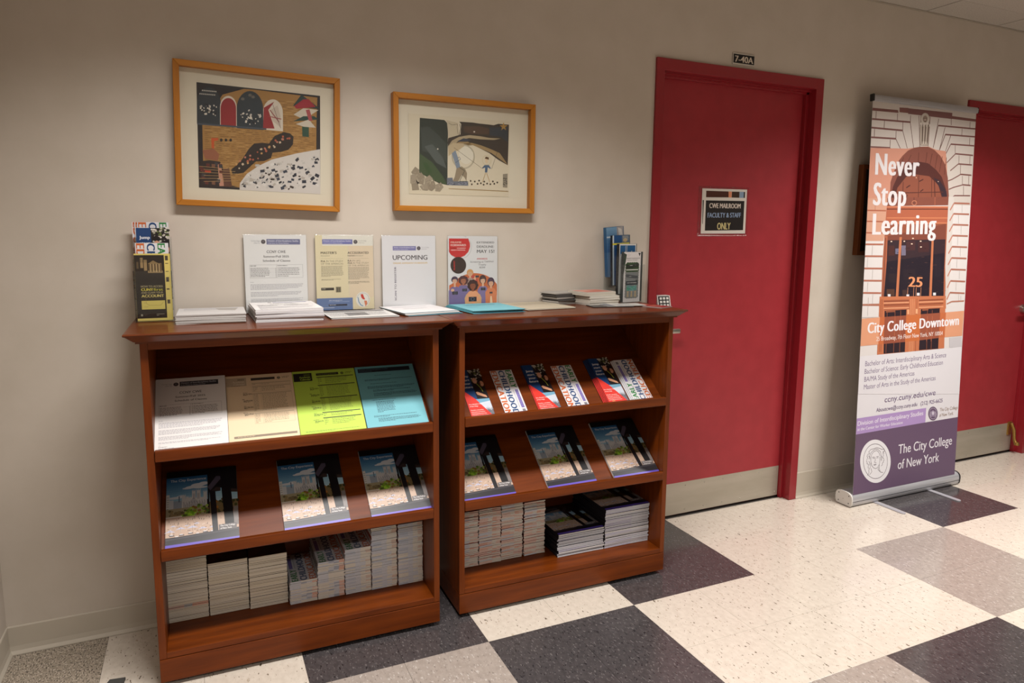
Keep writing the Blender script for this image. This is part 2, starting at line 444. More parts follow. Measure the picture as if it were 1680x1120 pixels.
# lever handle on the latch side of door 1
def lever(parent, x, z, y, direction, m=NICK):
    b = MB()
    b.tube([(x, y, z), (x, y - .012, z)], .026, 20)
    b.tube([(x, y - .01, z), (x, y - .05, z)], .009, 12)
    b.box(min(x - .008 * direction, x + .088 * direction), max(x - .008 * direction, x + .088 * direction), y - .058, y - .042, z - .011, z + .011, .003)
    return b.obj('lever_handle', m, parent, smooth=True)
lever(d1, x_(1.478), .964, .055, 1)
kp = MB().box(x_(1.438), x_(1.513), .005, .055, 1.06, 1.135, .003)
kp = MB(); kp.prism([(.055, 1.03), (.004, 1.03), (.004, 1.06), (.022, 1.135), (.055, 1.135)], x_(1.438), x_(1.512)).obj('keypad_lock', WHITEP, d1)
# keypad face slopes back: buttons as raised keys
kb = Matrix.Translation((x_(1.443), .0035, 1.062)) @ Matrix.Rotation(R(90 - 13.5), 4, 'X')
kf = MB().box(.001, .062, .001, .072, 0, .0012)
lk = [o for o in bpy.data.objects if o.name == 'keypad_lock'][0]
kf.obj('key_field', BLACK, lk, kb)
for i in range(3):
    for j in range(4):
        MB().box(.006 + i * .019, .019 + i * .019, .006 + j * .0165, .017 + j * .0165, .001, .003, .0008).obj('key', WHITEP, lk, kb)
d2, leaf2, w2 = door(2, D2, 0.055, False, 0.012, 0.20)
lever(d2, w2 - .105, .966, .055, -1)
# brass kick-down holder at the foot of door 2
b = MB(); b.box(w2 - .125, w2 - .085, .046, .055, .12, .21, .002); b.tube([(w2 - .105, .04, .20), (w2 - .105, .02, .16), (w2 - .107, .012, .10), (w2 - .107, .0, .075)], [.010, .010, .009, .012], 10)
b.tube([(w2 - .107, -.004, .084), (w2 - .107, -.006, .064)], [.014, .016], 12)
b.obj('door_holder', BRASS, d2, smooth=True)

# ------------------------------------------------------------------ number plaque and laminated notice
A = Art(.136, .052, (205, 198, 186)); A.rect(.035, .09, .965, .86, (22, 20, 20)); A.up()
A.text('7-40A', .10, .76, .92, .56, (226, 214, 196), .03)
pl = root('number_plaque', Matrix.Translation((1.7965, -.0005, 2.2135)), 'small black room number plaque on the wall above the first red door', 'sign')
MB().box(0, .136, -.003, 0, 0, .052, .0008).obj('plate', mat('plaque_edge', (150, 142, 130), .4, .3), pl)
obj('lettering', A.mesh('lettering', PRINT), pl, Matrix.Translation((0, -.0031, 0)) @ Matrix.Rotation(R(90), 4, 'X'))

A = Art(.279, .216, (226, 219, 210))
c = lambda x, y: ((x - 222) / 850., (y - 118) / 880.)
A.M = quad_map((225, 118), (1085, 160), (1062, 1005), (222, 985))
A.poly([(300, 165), (728, 188), (732, 305), (300, 292)], (74, 34, 20)); A.poly([(730, 188), (790, 192), (788, 308), (730, 305)], (226, 146, 108))
A.poly([(792, 192), (940, 198), (938, 316), (790, 308)], (60, 38, 24)); A.poly([(942, 198), (1022, 202), (1020, 320), (940, 316)], (140, 164, 190)); A.poly([(1022, 202), (1048, 204), (1045, 322), (1020, 320)], (44, 36, 34))
A.poly([(300, 352), (1038, 380), (1022, 940), (298, 930)], (32, 28, 27))
A.poly([(238, 345), (262, 345), (255, 800), (246, 800)], (50, 44, 42)); A.up()
A.textq('CWE MAILROOM', (368, 500), (965, 522), 98, (228, 214, 202), .035)
A.textq('FACULTY & STAFF', (340, 682), (975, 695), 96, (150, 172, 205), .03)
A.textq('ONLY', (528, 914), (782, 918), 135, (214, 200, 142), .035)
nt = root('laminated_notice', Matrix.Translation((1.7045, .0545, 1.4265)) @ Matrix.Rotation(R(-0.6), 4, 'Y'), 'black and white mailroom notice in a clear plastic sleeve on the first red door', 'sign')
MB().box(-.022, .292, -.0012, 0, -.012, .228).obj('plastic_sleeve', GLASS, nt)
obj('printed_sheet', A.mesh('printed_sheet', GLOSS), nt, Matrix.Translation((0, -.0018, 0)) @ Matrix.Rotation(R(90), 4, 'X'))
b = MB()
rr = random.Random(3)
for k in range(10):
    x = -.018 + .30 * k / 9 + rr.uniform(-.008, .008); b.box(x, x + rr.uniform(.008, .02), -.0035, -.0012, .2195, .2195 + rr.uniform(.003, .006), .001)
for k in range(6):
    z = 0.0 + .04 * k; b.box(-.019, -.019 + rr.uniform(.004, .010), -.0035, -.0012, z, z + rr.uniform(.01, .03), .001)
b.box(-.02, .288, -.003, -.0012, -.0105, -.008, .0008)
o = b.obj('sleeve_crease', GLASS, nt); o['kind'] = 'stuff'

# ------------------------------------------------------------------ framed pictures
def picture(label, x0, x1, z0, z1, fwid, art, ax0, ax1, az0, az1, tilt, dep=.032, grp=None):
    w, h = x1 - x0, z1 - z0
    M = Matrix.Translation(((x0 + x1) / 2, -0.003, (z0 + z1) / 2)) @ Matrix.Rotation(R(tilt), 4, 'Y')
    r_ = root('framed_picture', M, label, 'picture', grp)
    f = fwid; a, c_ = w / 2, h / 2
    # four mitred mouldings
    def rail(pts, mt):
        b = MB()
        b.loft([[(p[0], -dep, p[1]) for p in pts], [(p[0], 0, p[1]) for p in pts]]); bmesh.ops.bevel(b.bm, geom=b.bm.edges[:], offset=.0012, segments=1, affect='EDGES')
        b.obj('frame_rail', mt, r_)
    rail([(-a, c_), (a, c_), (a - f, c_ - f), (-a + f, c_ - f)], OAK); rail([(-a, -c_), (-a + f, -c_ + f), (a - f, -c_ + f), (a, -c_)], OAK)
    rail([(-a, -c_), (-a, c_), (-a + f, c_ - f), (-a + f, -c_ + f)], OAKZ); rail([(a, -c_), (a - f, -c_ + f), (a - f, c_ - f), (a, c_)], OAKZ)
    MB().box(-a + f, a - f, -.006, -.001, -c_ + f, c_ - f).obj('mount_board', MATB, r_)
    obj('collage', art.mesh('collage', PRINT), r_, Matrix.Translation((ax0 - (x0 + x1) / 2, -.0062, az0 - (z0 + z1) / 2)) @ Matrix.Rotation(R(90), 4, 'X'))
    MB().box(-a + f - .001, a - f + .001, -dep + .012, -dep + .010, -c_ + f - .001, c_ - f + .001).obj('glass', PICG, r_)

# collage 1 (sketch units of the photograph crop: 248,218 - 1060,307 - 1057,950 - 260,910)
A = Art(.408, .349, (34, 30, 34)); A.M = quad_map((248, 218), (1060, 307), (1057, 950), (260, 910))
rr = random.Random(11)
TAN = (164, 122, 66)
A.poly([(285, 500), (420, 300), (560, 262), (640, 268), (1042, 318), (1035, 470), (1032, 660), (1055, 660), (1057, 948), (470, 905), (520, 905), (290, 860)], TAN)
A.up()
for k in range(46):     # newsprint lines
    y = 300 + k * 12
    x = 300.
    while x < 1030:
        L = rr.uniform(14, 55)
        if not (x > 640 and y > 760) and x + L < 1034: A.poly([(x, y + x * .05), (x + L, y + (x + L) * .05), (x + L, y + 4 + (x + L) * .05), (x, y + 4 + x * .05)], (rr.choice([(122, 86, 44), (140, 102, 56), (186, 148, 92)])))
        x += L + rr.uniform(6, 20)
A.up()
def arch(x0, x1, ytop, ybot, col, n=14):
    pts = [(x0, ybot)]; cx = (x0 + x1) / 2; r_ = (x1 - x0) / 2; hh = min(r_ * 1.35, (ybot - ytop) * .6)
    for k in range(n + 1):
        t = math.pi - math.pi * k / n; pts.append((cx + r_ * math.cos(t), ytop + hh - hh * math.sin(t)))
    pts.append((x1, ybot + 12)); A.poly(pts, col)
arch(250, 408, 252, 492, (44, 52, 60)); arch(402, 512, 308, 505, (216, 204, 190)); arch(512, 686, 276, 520, (42, 52, 60)); arch(684, 815, 330, 528, (214, 204, 190)); A.up()
arch(406, 508, 322, 498, (146, 38, 44)); A.poly([(684, 520), (690, 385), (760, 345), (720, 400), (760, 522)], (148, 40, 46))
A.poly([(735, 400), (780, 370), (800, 440), (800, 515), (745, 470)], (196, 182, 168)); A.up()
A.line([(730, 400), (790, 480)], .003, (140, 60, 62)); A.line([(715, 440), (805, 460)], .003, (150, 70, 72)); A.line([(745, 350), (800, 520)], .0012, (90, 60, 70))
A.poly([(252, 486), (706, 520), (706, 530), (252, 497)], (70, 78, 88)); A.up()
for cx, cy, n_ in ((330, 400, 30), (600, 450, 34)):
    for k in range(n_):
        a_ = rr.uniform(0, 6.3); q = rr.uniform(0, 1); x = cx + 68 * q * math.cos(a_); y = cy + 50 * q * math.sin(a_); d = rr.uniform(4, 11); t = rr.uniform(0, 3)
        A.poly([(x + d * math.cos(t + s_), y + d * math.sin(t + s_)) for s_ in (0, 1.2, 3.14, 4.4)], rr.choice([(222, 214, 200), (205, 198, 188), (18, 20, 26)]))
for (x, y) in ((552, 328), (600, 303), (620, 315)): A.ell(x, y, 12, 10, (104, 100, 92), 10)
A.text('ing a.4p1t', 0, 0, 0, 0, (0, 0, 0)) if False else None
for k in range(9): A.poly([(285 + k * 11, 268 + k), (292 + k * 11, 269 + k), (291 + k * 11, 277 + k), (284 + k * 11, 276 + k)], (200, 196, 186)); A.poly([(268 + k * 12, 290 + k), (276 + k * 12, 291 + k), (275 + k * 12, 299 + k), (267 + k * 12, 298 + k)], (190, 186, 178))
# crumpled tree shape at the upper right
A.poly([(882, 372), (938, 298), (1056, 390), (1030, 392)], (38, 60, 60)); A.up()
A.poly([(888, 375), (950, 330), (985, 328), (1030, 380), (905, 392)], (158, 36, 52)); A.poly([(885, 430), (950, 388), (1050, 400), (1040, 405), (955, 462)], (206, 196, 180)); A.up()
A.poly([(882, 475), (950, 440), (1020, 440), (1050, 462), (960, 468)], (38, 66, 60)); A.poly([(900, 492), (985, 462), (1030, 515), (960, 512)], (206, 196, 182)); A.poly([(965, 400), (990, 395), (1010, 470), (985, 470)], (168, 74, 80)); A.poly([(940, 508), (985, 512), (984, 578), (942, 572)], (44, 78, 62)); A.up()
# dark winding form with squares
A.poly([(472, 790), (500, 770), (545, 725), (590, 655), (625, 620), (680, 615), (722, 620), (760, 570), (820, 545), (860, 552), (884, 575), (880, 625), (850, 660), (800, 675), (745, 680), (735, 715), (690, 735), (635, 738), (600, 770), (555, 812), (482, 825)], (40, 30, 26))
A.up()
for k in range(30):
    t = k / 29.; x = 520 + 330 * t + rr.uniform(-18, 18); y = 770 - 200 * t ** .9 + rr.uniform(-24, 26); d = rr.uniform(6, 10); q = rr.uniform(0, 1.5)
    A.poly([(x + d * math.cos(q + s_ * 1.57), y + d * math.sin(q + s_ * 1.57)) for s_ in range(4)], rr.choice([(208, 186, 160), (176, 92, 66), (196, 150, 96), (190, 120, 100)]))
for x in (409, 440, 471): A.ell(x, 598, 9, 10, (26, 22, 22), 12)
# pale field with scattered scraps
A.poly([(527, 925), (530, 880), (575, 820), (650, 768), (740, 725), (900, 685), (1057, 656), (1057, 950)], (212, 206, 202)); A.up()
for k in range(170):
    x = rr.uniform(540, 1050); ylo = 668 + (1057 - x) * .17 + max(0, 640 - x) * 1.1 + 22; y = rr.uniform(ylo, 905 + (x - 530) * .045)
    x = min(x, 1036); d = rr.uniform(4, 15) * (1 if y > 700 else .8); q = rr.uniform(-.9, .5); e = rr.uniform(.5, .8)
    A.poly([(x + d * (math.cos(q) * sx - math.sin(q) * sy * e), y + d * (math.sin(q) * sx + math.cos(q) * sy * e)) for sx, sy in ((-1, -1), (1, -1), (1, 1), (-1, 1))],
           rr.choice([(40, 42, 54), (52, 58, 74), (64, 52, 46), (190, 186, 184), (198, 194, 190), (184, 176, 168), (222, 218, 214), (48, 52, 66)]))
# dark striped corner, lower left
A.poly([(262, 740), (330, 730), (400, 740), (420, 780), (420, 905), (262, 905)], (44, 32, 30)); A.poly([(285, 665), (360, 655), (395, 690), (385, 735), (300, 720)], (150, 92, 66)); A.poly([(343, 585), (390, 585), (388, 600), (362, 605), (362, 655), (345, 650)], (196, 84, 36)); A.up()
for k in range(16):
    x = rr.uniform(262, 400); y = rr.uniform(735, 880); A.poly([(x, y), (x + 24, y + 3), (x + 22, y + 26), (x, y + 22)], rr.choice([(120, 82, 62), (22, 18, 20), (188, 160, 140), (92, 40, 34), (60, 56, 60)]))
A.poly([(385, 760), (405, 750), (425, 900), (395, 900)], (196, 140, 118)); A.poly([(420, 790), (460, 780), (478, 905), (424, 902)], (92, 56, 42)); A.poly([(272, 795), (340, 800), (340, 812), (272, 806)], (186, 66, 34)); A.up()
for k in range(6): A.line([(262 + 30 * (k % 2), 770 + k * 20), (480 + 20 * (k % 3), 790 + k * 15)], .0014, (176, 142, 94))
picture('larger wood-framed collage hanging on the left, arches and a dark winding shape', -.5840, -.0380, 1.4995, 1.9745, .0195, A, -.5125, -.1045, 1.562, 1.911, 1.4)

# collage 2 (sketch corners 275,253 - 1132,300 - 1118,900 - 270,890)
A = Art(.425, .302); A.M = quad_map((262, 215), (1138, 290), (1125, 935), (262, 905))
CR = (216, 204, 176)
A.poly([(262, 215), (1138, 290), (1125, 935), (262, 905)], (222, 212, 190)); A.up()
A.poly([(362, 255), (575, 275), (598, 300), (605, 380), (600, 560), (596, 832), (520, 815), (352, 725)], (50, 58, 52)); A.up()
A.poly([(368, 340), (440, 330), (520, 400), (590, 480), (595, 640), (480, 560), (380, 540)], (66, 74, 70)); A.poly([(360, 560), (470, 640), (560, 760), (590, 828), (500, 800), (355, 720)], (70, 88, 60)); A.up()
A.poly([(400, 500), (470, 480), (560, 600), (590, 690), (500, 640)], (86, 94, 92)); A.poly([(380, 640), (420, 640), (470, 720), (430, 735)], (58, 84, 50)); A.up()
A.ell(515, 523, 7, 7, (214, 208, 196), 8)
A.poly([(590, 275), (690, 300), (706, 415), (640, 425), (606, 440), (602, 310)], (202, 190, 166)); A.up()
A.line([(610, 300), (640, 318), (688, 312), (684, 340), (690, 395)], .0012, (90, 82, 70)); A.line([(708, 310), (714, 350), (700, 405)], .002, (80, 74, 66))
# brown-black landscape band
A.poly([(702, 290), (820, 298), (870, 306), (960, 316), (1000, 322), (1040, 310), (1132, 318), (1126, 480), (1118, 664), (1040, 620), (960, 560), (900, 530), (830, 495), (760, 470), (700, 510), (610, 580), (602, 470), (606, 430), (680, 410), (712, 400), (720, 310)], (66, 58, 52)); A.up()
A.poly([(740, 330), (880, 330), (960, 350), (960, 400), (800, 395), (745, 375)], (88, 70, 58)); A.poly([(965, 340), (1120, 340), (1120, 470), (1060, 420), (965, 410)], (60, 66, 74)); A.up()
A.poly([(604, 500), (640, 450), (700, 420), (790, 405), (880, 415), (960, 430), (1060, 436), (1000, 448), (880, 442), (790, 430), (720, 445), (660, 480), (640, 520)], (176, 160, 130)); A.up()
A.poly([(640, 500), (700, 462), (780, 462), (820, 492), (900, 528), (980, 560), (1118, 660), (1050, 560), (960, 520), (880, 490), (800, 470)], (160, 136, 98))
A.poly([(680, 460), (740, 432), (800, 445), (780, 458)], (64, 70, 86)); A.ell(832, 377, 8, 7, (214, 208, 196), 8); A.up()
# leg, sandal and halo
A.ring(735, 590, 95, 100, .006, (188, 180, 160)); A.ell(760, 575, 62, 78, (228, 222, 206), 24); A.up()
A.poly([(606, 585), (606, 500), (650, 470), (740, 478), (745, 500), (700, 530), (640, 560)], (196, 178, 146)); A.poly([(636, 560), (668, 535), (690, 600), (712, 690), (678, 700), (655, 620)], (132, 146, 164)); A.up()
A.poly([(675, 690), (720, 672), (750, 695), (766, 730), (760, 800), (745, 770), (720, 745), (690, 800), (640, 802), (660, 760)], (152, 138, 116)); A.up()
A.line([(668, 640), (712, 610), (700, 590), (690, 600)], .0016, (86, 98, 116)); A.line([(700, 680), (745, 710), (700, 800), (765, 800)], .002, (70, 72, 62)); A.line([(610, 800), (700, 806), (765, 798)], .0016, (60, 66, 60))
A.poly([(592, 770), (640, 768), (645, 800), (775, 800), (775, 838), (592, 832)], (112, 118, 132)); A.up()
rr = random.Random(5)
for k in range(70): x = rr.uniform(594, 770); y = rr.uniform(806, 832); A.ell(x, y, 3, 2.4, rr.choice([(176, 178, 190), (60, 64, 84)]), 5)
# crystals lower left
for pts, c_ in (([(282, 720), (318, 672), (352, 700), (356, 740), (300, 748)], 1), ([(276, 745), (330, 738), (340, 800), (300, 830), (274, 815)], 0), ([(330, 750), (370, 722), (402, 760), (388, 830), (350, 820)], 1), ([(284, 820), (340, 812), (352, 872), (290, 876)], 1), ([(400, 775), (440, 745), (470, 775), (440, 830), (395, 830)], 0), ([(352, 840), (420, 812), (450, 860), (420, 880), (380, 876)], 0), ([(420, 815), (480, 790), (500, 850), (460, 884), (430, 872)], 1), ([(490, 830), (540, 808), (562, 850), (530, 888), (490, 884)], 0)):
    A.poly(pts, (152, 140, 122) if c_ else (164, 152, 134))
A.up()
for k in range(60): x = rr.uniform(285, 550); y = rr.uniform(max(700, 700 + (x - 330) * .55), 876); A.ell(x, y, 4, 3.6, rr.choice([(192, 182, 160), (136, 126, 112)]), 5)
A.poly([(322, 782), (338, 800), (356, 812), (336, 824), (328, 806)], (46, 40, 34))
# little figure with strings, star, balls, stick
A.ring(937, 620, 38, 40, .0008, (192, 172, 120)); A.line([(655, 512), (895, 690)], .0011, (60, 52, 44)); A.line([(1093, 368), (978, 696)], .0011, (60, 52, 44)); A.up()
A.poly([(918, 662), (955, 662), (972, 690), (965, 694), (945, 680), (940, 725), (920, 725), (922, 682), (900, 692), (896, 686)], (84, 106, 136)); A.poly([(926, 600), (948, 600), (950, 640), (930, 650), (922, 628)], (224, 204, 174)); A.poly([(920, 606), (930, 590), (954, 596), (956, 616), (940, 612)], (96, 70, 44)); A.up()
A.line([(926, 728), (898, 808)], .0024, (184, 152, 104)); A.line([(934, 728), (962, 808)], .0024, (184, 152, 104))
A.poly([(1085 + (36 if k % 2 == 0 else 14) * math.sin(k * math.pi / 5), 335 - (38 if k % 2 == 0 else 15) * math.cos(k * math.pi / 5)) for k in range(10)], (178, 140, 76))
for (x, y) in ((796, 797), (806, 826), (832, 802), (856, 822), (869, 795), (884, 817), (908, 829), (913, 803), (938, 820), (966, 825), (988, 802), (1000, 822), (1026, 811)): A.ell(x, y, 7.5, 8, (78, 66, 56), 10)
A.line([(606, 862), (1120, 888)], .0022, (176, 146, 98)); A.line([(606, 860), (1120, 884)], .0006, (90, 70, 48))
A.line([(262, 905), (1125, 935)], .0006, (170, 160, 140)); A.line([(262, 215), (262, 905)], .0006, (170, 160, 140))
A.poly([(1075, 740), (1116, 735), (1112, 856), (1074, 852)], (150, 142, 126)); A.up()
for k in range(26): x = rr.uniform(1077, 1112); y = rr.uniform(765, 850); A.ell(x, y, 3.5, 4, (58, 52, 48), 5)
picture('smaller wood-framed collage to the right, figure with strings and a gold star', .1620, .7560, 1.5020, 1.9400, .0205, A, .2275, .6525 + .006, 1.5685, 1.878, 0.0, .036)

# brown framed board on the wall behind the banner
r_ = root('framed_board', Matrix.Translation((2.687, -.002, 1.320)), 'brown wooden framed board on the wall, mostly hidden behind the roll-up banner', 'board')
for a_ in ((0, .022, 0, .475), (.578, .6, 0, .475), (.022, .578, 0, .022), (.022, .578, .453, .475)): MB().box(a_[0], a_[1], -.03, 0, a_[2], a_[3], .001).obj('frame_rail', DKW, r_)
MB().box(.022, .578, -.012, -.002, .022, .453).obj('dark_panel', mat('board_panel', (38, 32, 30), .5), r_)

# ------------------------------------------------------------------ bookcases
BW, FY, BK = .914, -.395, -.02
SL = 39.0
def bookcase(cx, yaw, label):
    M = Matrix.Translation((cx, FY, 0)) @ Matrix.Rotation(R(yaw), 4, 'Z')
    r_ = root('bookcase', M, label, 'bookcase', None)
    h = BW / 2; D = BK - FY; T = .021
    for s_ in (-1, 1):
        a, b_ = sorted((s_ * h, s_ * (h - T)))
        MB().box(a, b_, 0, D, .0935, 1.0935, .001).obj('side_panel', WZ, r_)
    MB().box(-h + T, h - T, D - .012, D, .0935, 1.0935).obj('back_panel', WX, r_)
    MB().box(-h + T, h - T, 0.0, D - .012, .0935, .113, .0015).obj('bottom_shelf', WX, r_)
    b = MB(); b.box(-h, h, -.001, .018, .016, .0915, .0012); b.box(-h, -h + .018, .018, D, .016, .0915, .0012); b.box(h - .018, h, .018, D, .016, .0915, .0012); b.box(-h + .018, h - .018, D - .018, D, .016, .0915)
    b.obj('plinth', WX, r_)
    for sx in (-1, 1):
        for yy in (.035, D - .035):
            x = sx * (h - .035); MB().tube([(x, yy, .0008), (x, yy, .006), (x, yy, .0165)], [.013, .015, .015], 14).obj('glide', BLACK, r_)
    MB().box(-h + T, h - T, 0.001, .020, 1.072, 1.0935, .0008).obj('header_rail', WX, r_)
    # crown: flared moulding, mitred round front and both sides, with the top board
    prof = [(0.0, 1.0925), (.010, 1.0925), (.010, 1.0975), (.0135, 1.0985), (.034, 1.1165), (.038, 1.1175), (.0395, 1.1210), (.038, 1.1245), (.034, 1.1255)]
    b = MB(); rings = []
    for (o, z) in prof: rings.append([(-h - o, D, z), (-h - o, -o, z), (h + o, -o, z), (h + o, D, z)])
    L = [[b.bm.verts.new(p) for p in r] for r in rings]
    for r0, r1 in zip(L, L[1:]):
        for i in range(4): b.bm.faces.new((r0[i], r0[(i + 1) % 4], r1[(i + 1) % 4], r1[i]))
    b.bm.faces.new(L[-1]); b.bm.faces.new(L[0][::-1])
    b.obj('crown_top', WTOP, r_)
    for zf in (.7475, .4315):
        ys = .020; t = math.tan(R(SL)); yb = D - .014
        sh = MB().prism([(ys, zf), (yb, zf + (yb - ys) * t), (yb, zf + (yb - ys) * t - .022), (ys, zf - .022)], -h + T + .0008, h - T - .0008).obj('display_shelf', WX, r_)
        b = MB().box(-h + T + .0008, h - T - .0008, -.004, .0145, zf - .018, zf + .0175, .003)
        b.obj('shelf_lip', WX, sh)
    return r_, M
bc1, M1 = bookcase(-.2435, -.8, 'left cherry bookcase with four coloured flyers on its upper sloping shelf')
bc2, M2 = bookcase(.7510, -.8, 'right cherry bookcase beside the red door with small brochures on its upper shelf')
MC = {1: (M1, -.2435), 2: (M2, .7510)}
def on_slope(case, x, level, t0=0.0, rot=0.0, up=0.0):
    """matrix for an item resting on a sloping shelf; x in room units, local X right, Y up the slope, Z out"""
    M, cx = MC[case]; zf = {0: .7475, 1: .4315}[level]
    return M @ Matrix.Translation((x - cx, .0205, zf + .0009)) @ Matrix.Rotation(R(SL), 4, 'X') @ Matrix.Translation((0, up + .001, t0)) @ Matrix.Rotation(R(rot), 4, 'Z')
def on_bottom(case, x, y, z, rot=0):
    M, cx = MC[case]
    return M @ Matrix.Translation((x - cx, y - FY, z)) @ Matrix.Rotation(R(rot), 4, 'Z')

# ------------------------------------------------------------------ printed matter
INK = (44, 42, 46); GREYT = (150, 148, 156)
def seal(A, u, v, ru, col=(70, 62, 66), hi=(150, 142, 146)):
    rv = ru * A.w / A.h
    A.ell(u, v, ru, rv, col, 24); A.up(); A.ring(u, v, ru * .8, rv * .8, A.w * ru * .07, hi, 20); A.ell(u, v - rv * .05, ru * .32, rv * .42, hi, 14); A.up(); A.ell(u, v, ru * .2, rv * .28, col, 12)
def header(A, u0, v0, u1, v1, col, fg, sealc=(70, 62, 66), left=True, gt=GREYT):
    """division banner with the college seal and name beside it"""
    A.rect(u0, v0, u1, v1, col); A.up(); d = v1 - v0
    A.text('Division of Interdisciplinary Studies', u0 + .02, v0 + d * .48, u0 + (u1 - u0) * .95, d * .34, fg, .02)
    A.text('at the Center for Worker Education', u0 + .02, v0 + d * .86, u0 + (u1 - u0) * .66, d * .22, fg, .015)
    if left:
        seal(A, u0 - .052, (v0 + v1) / 2, .036, sealc)
        A.text('The City College', u0 - .245, v0 + d * .48, u0 - .105, d * .26, gt); A.text('of New York', u0 - .20, v0 + d * .86, u0 - .105, d * .26, gt)
    else:
        seal(A, u1 + .052, (v0 + v1) / 2, .036, sealc)
        A.text('The City College', u1 + .10, v0 + d * .40, u1 + .245, d * .26, gt); A.text('of New York', u1 + .10, v0 + d * .82, u1 + .205, d * .26, gt)
def schedule(w=.2159, h=.2794, bg=(232, 228, 226), hc=(112, 112, 148), fg=(214, 214, 226)):
    A = Art(w, h, bg)
    header(A, .36, .055, .90, .125, hc, fg)
    A.text('CCNY CWE', .355, .235, .66, .036, INK, .012); A.text('Summer/Fall 2025', .30, .292, .71, .028, INK, .012); A.text('Schedule of Classes', .29, .346, .73, .028, INK, .012)
    A.line([(.08, .385), (.93, .385), (.93, .555), (.08, .555)], .0006, (140, 136, 138), True); A.line([(.505, .385), (.505, .555)], .0006, (140, 136, 138))
    A.greek(.09, .395, .25, .41, 1, INK); A.greek(.09, .425, .40, .55, 7, (96, 92, 94), .35); A.line([(.40, .43), (.49, .43)], .0004, (150, 146, 148)); A.greek(.52, .395, .80, .408, 1, INK); A.greek(.52, .425, .90, .55, 6, (110, 106, 108), .35)
    for k in range(7): A.line([(.38, .436 + k * .0178), (.485, .436 + k * .0178)], .0003, (150, 146, 150)); A.rect(.487, .430 + k * .0178, .497, .438 + k * .0178, (90, 86, 88))
    g = (170, 166, 172)
    A.greek(.08, .605, .20, .617, 1, g); A.greek(.08, .635, .93, .712, 5, g); A.greek(.08, .735, .92, .80, 4, g); A.greek(.08, .822, .93, .875, 4, g)
    A.greek(.08, .895, .93, .92, 2, g); A.greek(.08, .935, .16, .945, 1, g); A.greek(.08, .955, .24, .967, 1, INK); A.greek(.08, .975, .42, .99, 1, g)
    return A
def degree_sheet():
    A = Art(.2159, .2794, (229, 214, 178)); A.rect(.12, .0, 1, .14, (232, 226, 214)); A.rect(.55, .14, 1, .84, (229, 208, 180)); A.up()
    A.rect(.55, .14, .57, .84, (224, 210, 182)); A.rect(0, .84, .62, 1, (104, 126, 170)); A.up()
    header(A, .12, .055, .64, .12, (120, 120, 176), (214, 214, 230), (86, 78, 80), False, (170, 164, 160))
    A.text("MASTER'S", .09, .25, .36, .033, (40, 38, 36), .015); A.text('ACCELERATED', .55, .25, .92, .033, (40, 38, 36), .015); A.text("MASTER'S", .55, .283, .68, .017, (60, 58, 54), .015); A.text('PROGRAM', .69, .283, .82, .017, (140, 134, 120)); A.text('PROGRAM', .09, .283, .24, .017, (150, 142, 122))
    A.line([(.09, .31), (.47, .31)], .0005, (150, 142, 126)); A.line([(.55, .31), (.92, .31)], .0005, (150, 142, 126)); g = (140, 132, 114)
    A.text('M.A.', .09, .358, .165, .026, (40, 38, 36), .02); A.text('IN THE STUDY', .18, .358, .47, .026, g); A.text('OF THE AMERICAS', .09, .392, .47, .024, g)
    A.text('B.A.', .55, .352, .62, .024, (40, 38, 36), .02); A.text('IN IAS', .63, .352, .77, .024, g); A.text('M.A.', .55, .384, .63, .024, (40, 38, 36), .02); A.text('IN THE STUDY', .64, .384, .92, .024, g); A.text('OF THE AMERICAS', .55, .416, .92, .022, g)
    A.greek(.09, .41, .48, .56, 11, g, .4); A.greek(.55, .43, .93, .60, 12, g, .4); A.greek(.09, .585, .46, .605, 2, g); A.greek(.55, .62, .93, .66, 3, g)
    A.rect(.08, .70, .30, .735, (58, 52, 46)); A.rect(.33, .69, .42, .765, (128, 118, 96)); A.up(); A.greek(.095, .712, .285, .726, 1, (220, 210, 190)); A.rect(.35, .70, .37, .76, (88, 82, 66)); A.rect(.385, .70, .40, .76, (92, 84, 66))
    A.rect(.20, .882, .56, .898, (130, 150, 190)); A.greek(.21, .868, .45, .895, 2, (214, 218, 230)); A.rect(.20, .925, .52, .948, (40, 42, 56)); A.greek(.05, .965, .58, .985, 1, (200, 206, 222)); A.up()
    A.greek(.215, .931, .50, .944, 1, (210, 214, 226))
    A.ell(.80, .87, .125, .105, (234, 230, 222), 30); A.up(); A.poly([(.76, .80), (.80, .795), (.82, .84), (.84, .87), (.80, .87), (.77, .84)], (208, 66, 54)); A.poly([(.82, .885), (.87, .89), (.875, .93), (.845, .97), (.83, .93)], (222, 132, 96)); A.line([(.715, .84), (.725, .90), (.76, .945), (.80, .96)], .003, (90, 140, 180))
    for k in range(16):
        t = R(200 + k * 14); A.ell(.80 + .108 * math.cos(t), .87 + .088 * math.sin(t), .006, .005, (90, 86, 92), 6)
    return A
def upcoming():
    A = Art(.2159, .2794, (230, 226, 228)); header(A, .20, .145, .63, .205, (126, 122, 172), (220, 216, 232), (78, 70, 78), False, (160, 156, 166))
    A.text('UPCOMING', .195, .335, .845, .068, (58, 50, 56), .012); A.text('ONLINE ADMISSION WORKSHOPS', .20, .392, .845, .024, (222, 184, 112), .02)
    A.text('SCAN TO REGISTER', .90, .255, .43, .036, (64, 50, 84), .012, ang=90) 
    return A
def skin(): return random.choice([(226, 170, 130), (150, 92, 66), (232, 186, 150)])
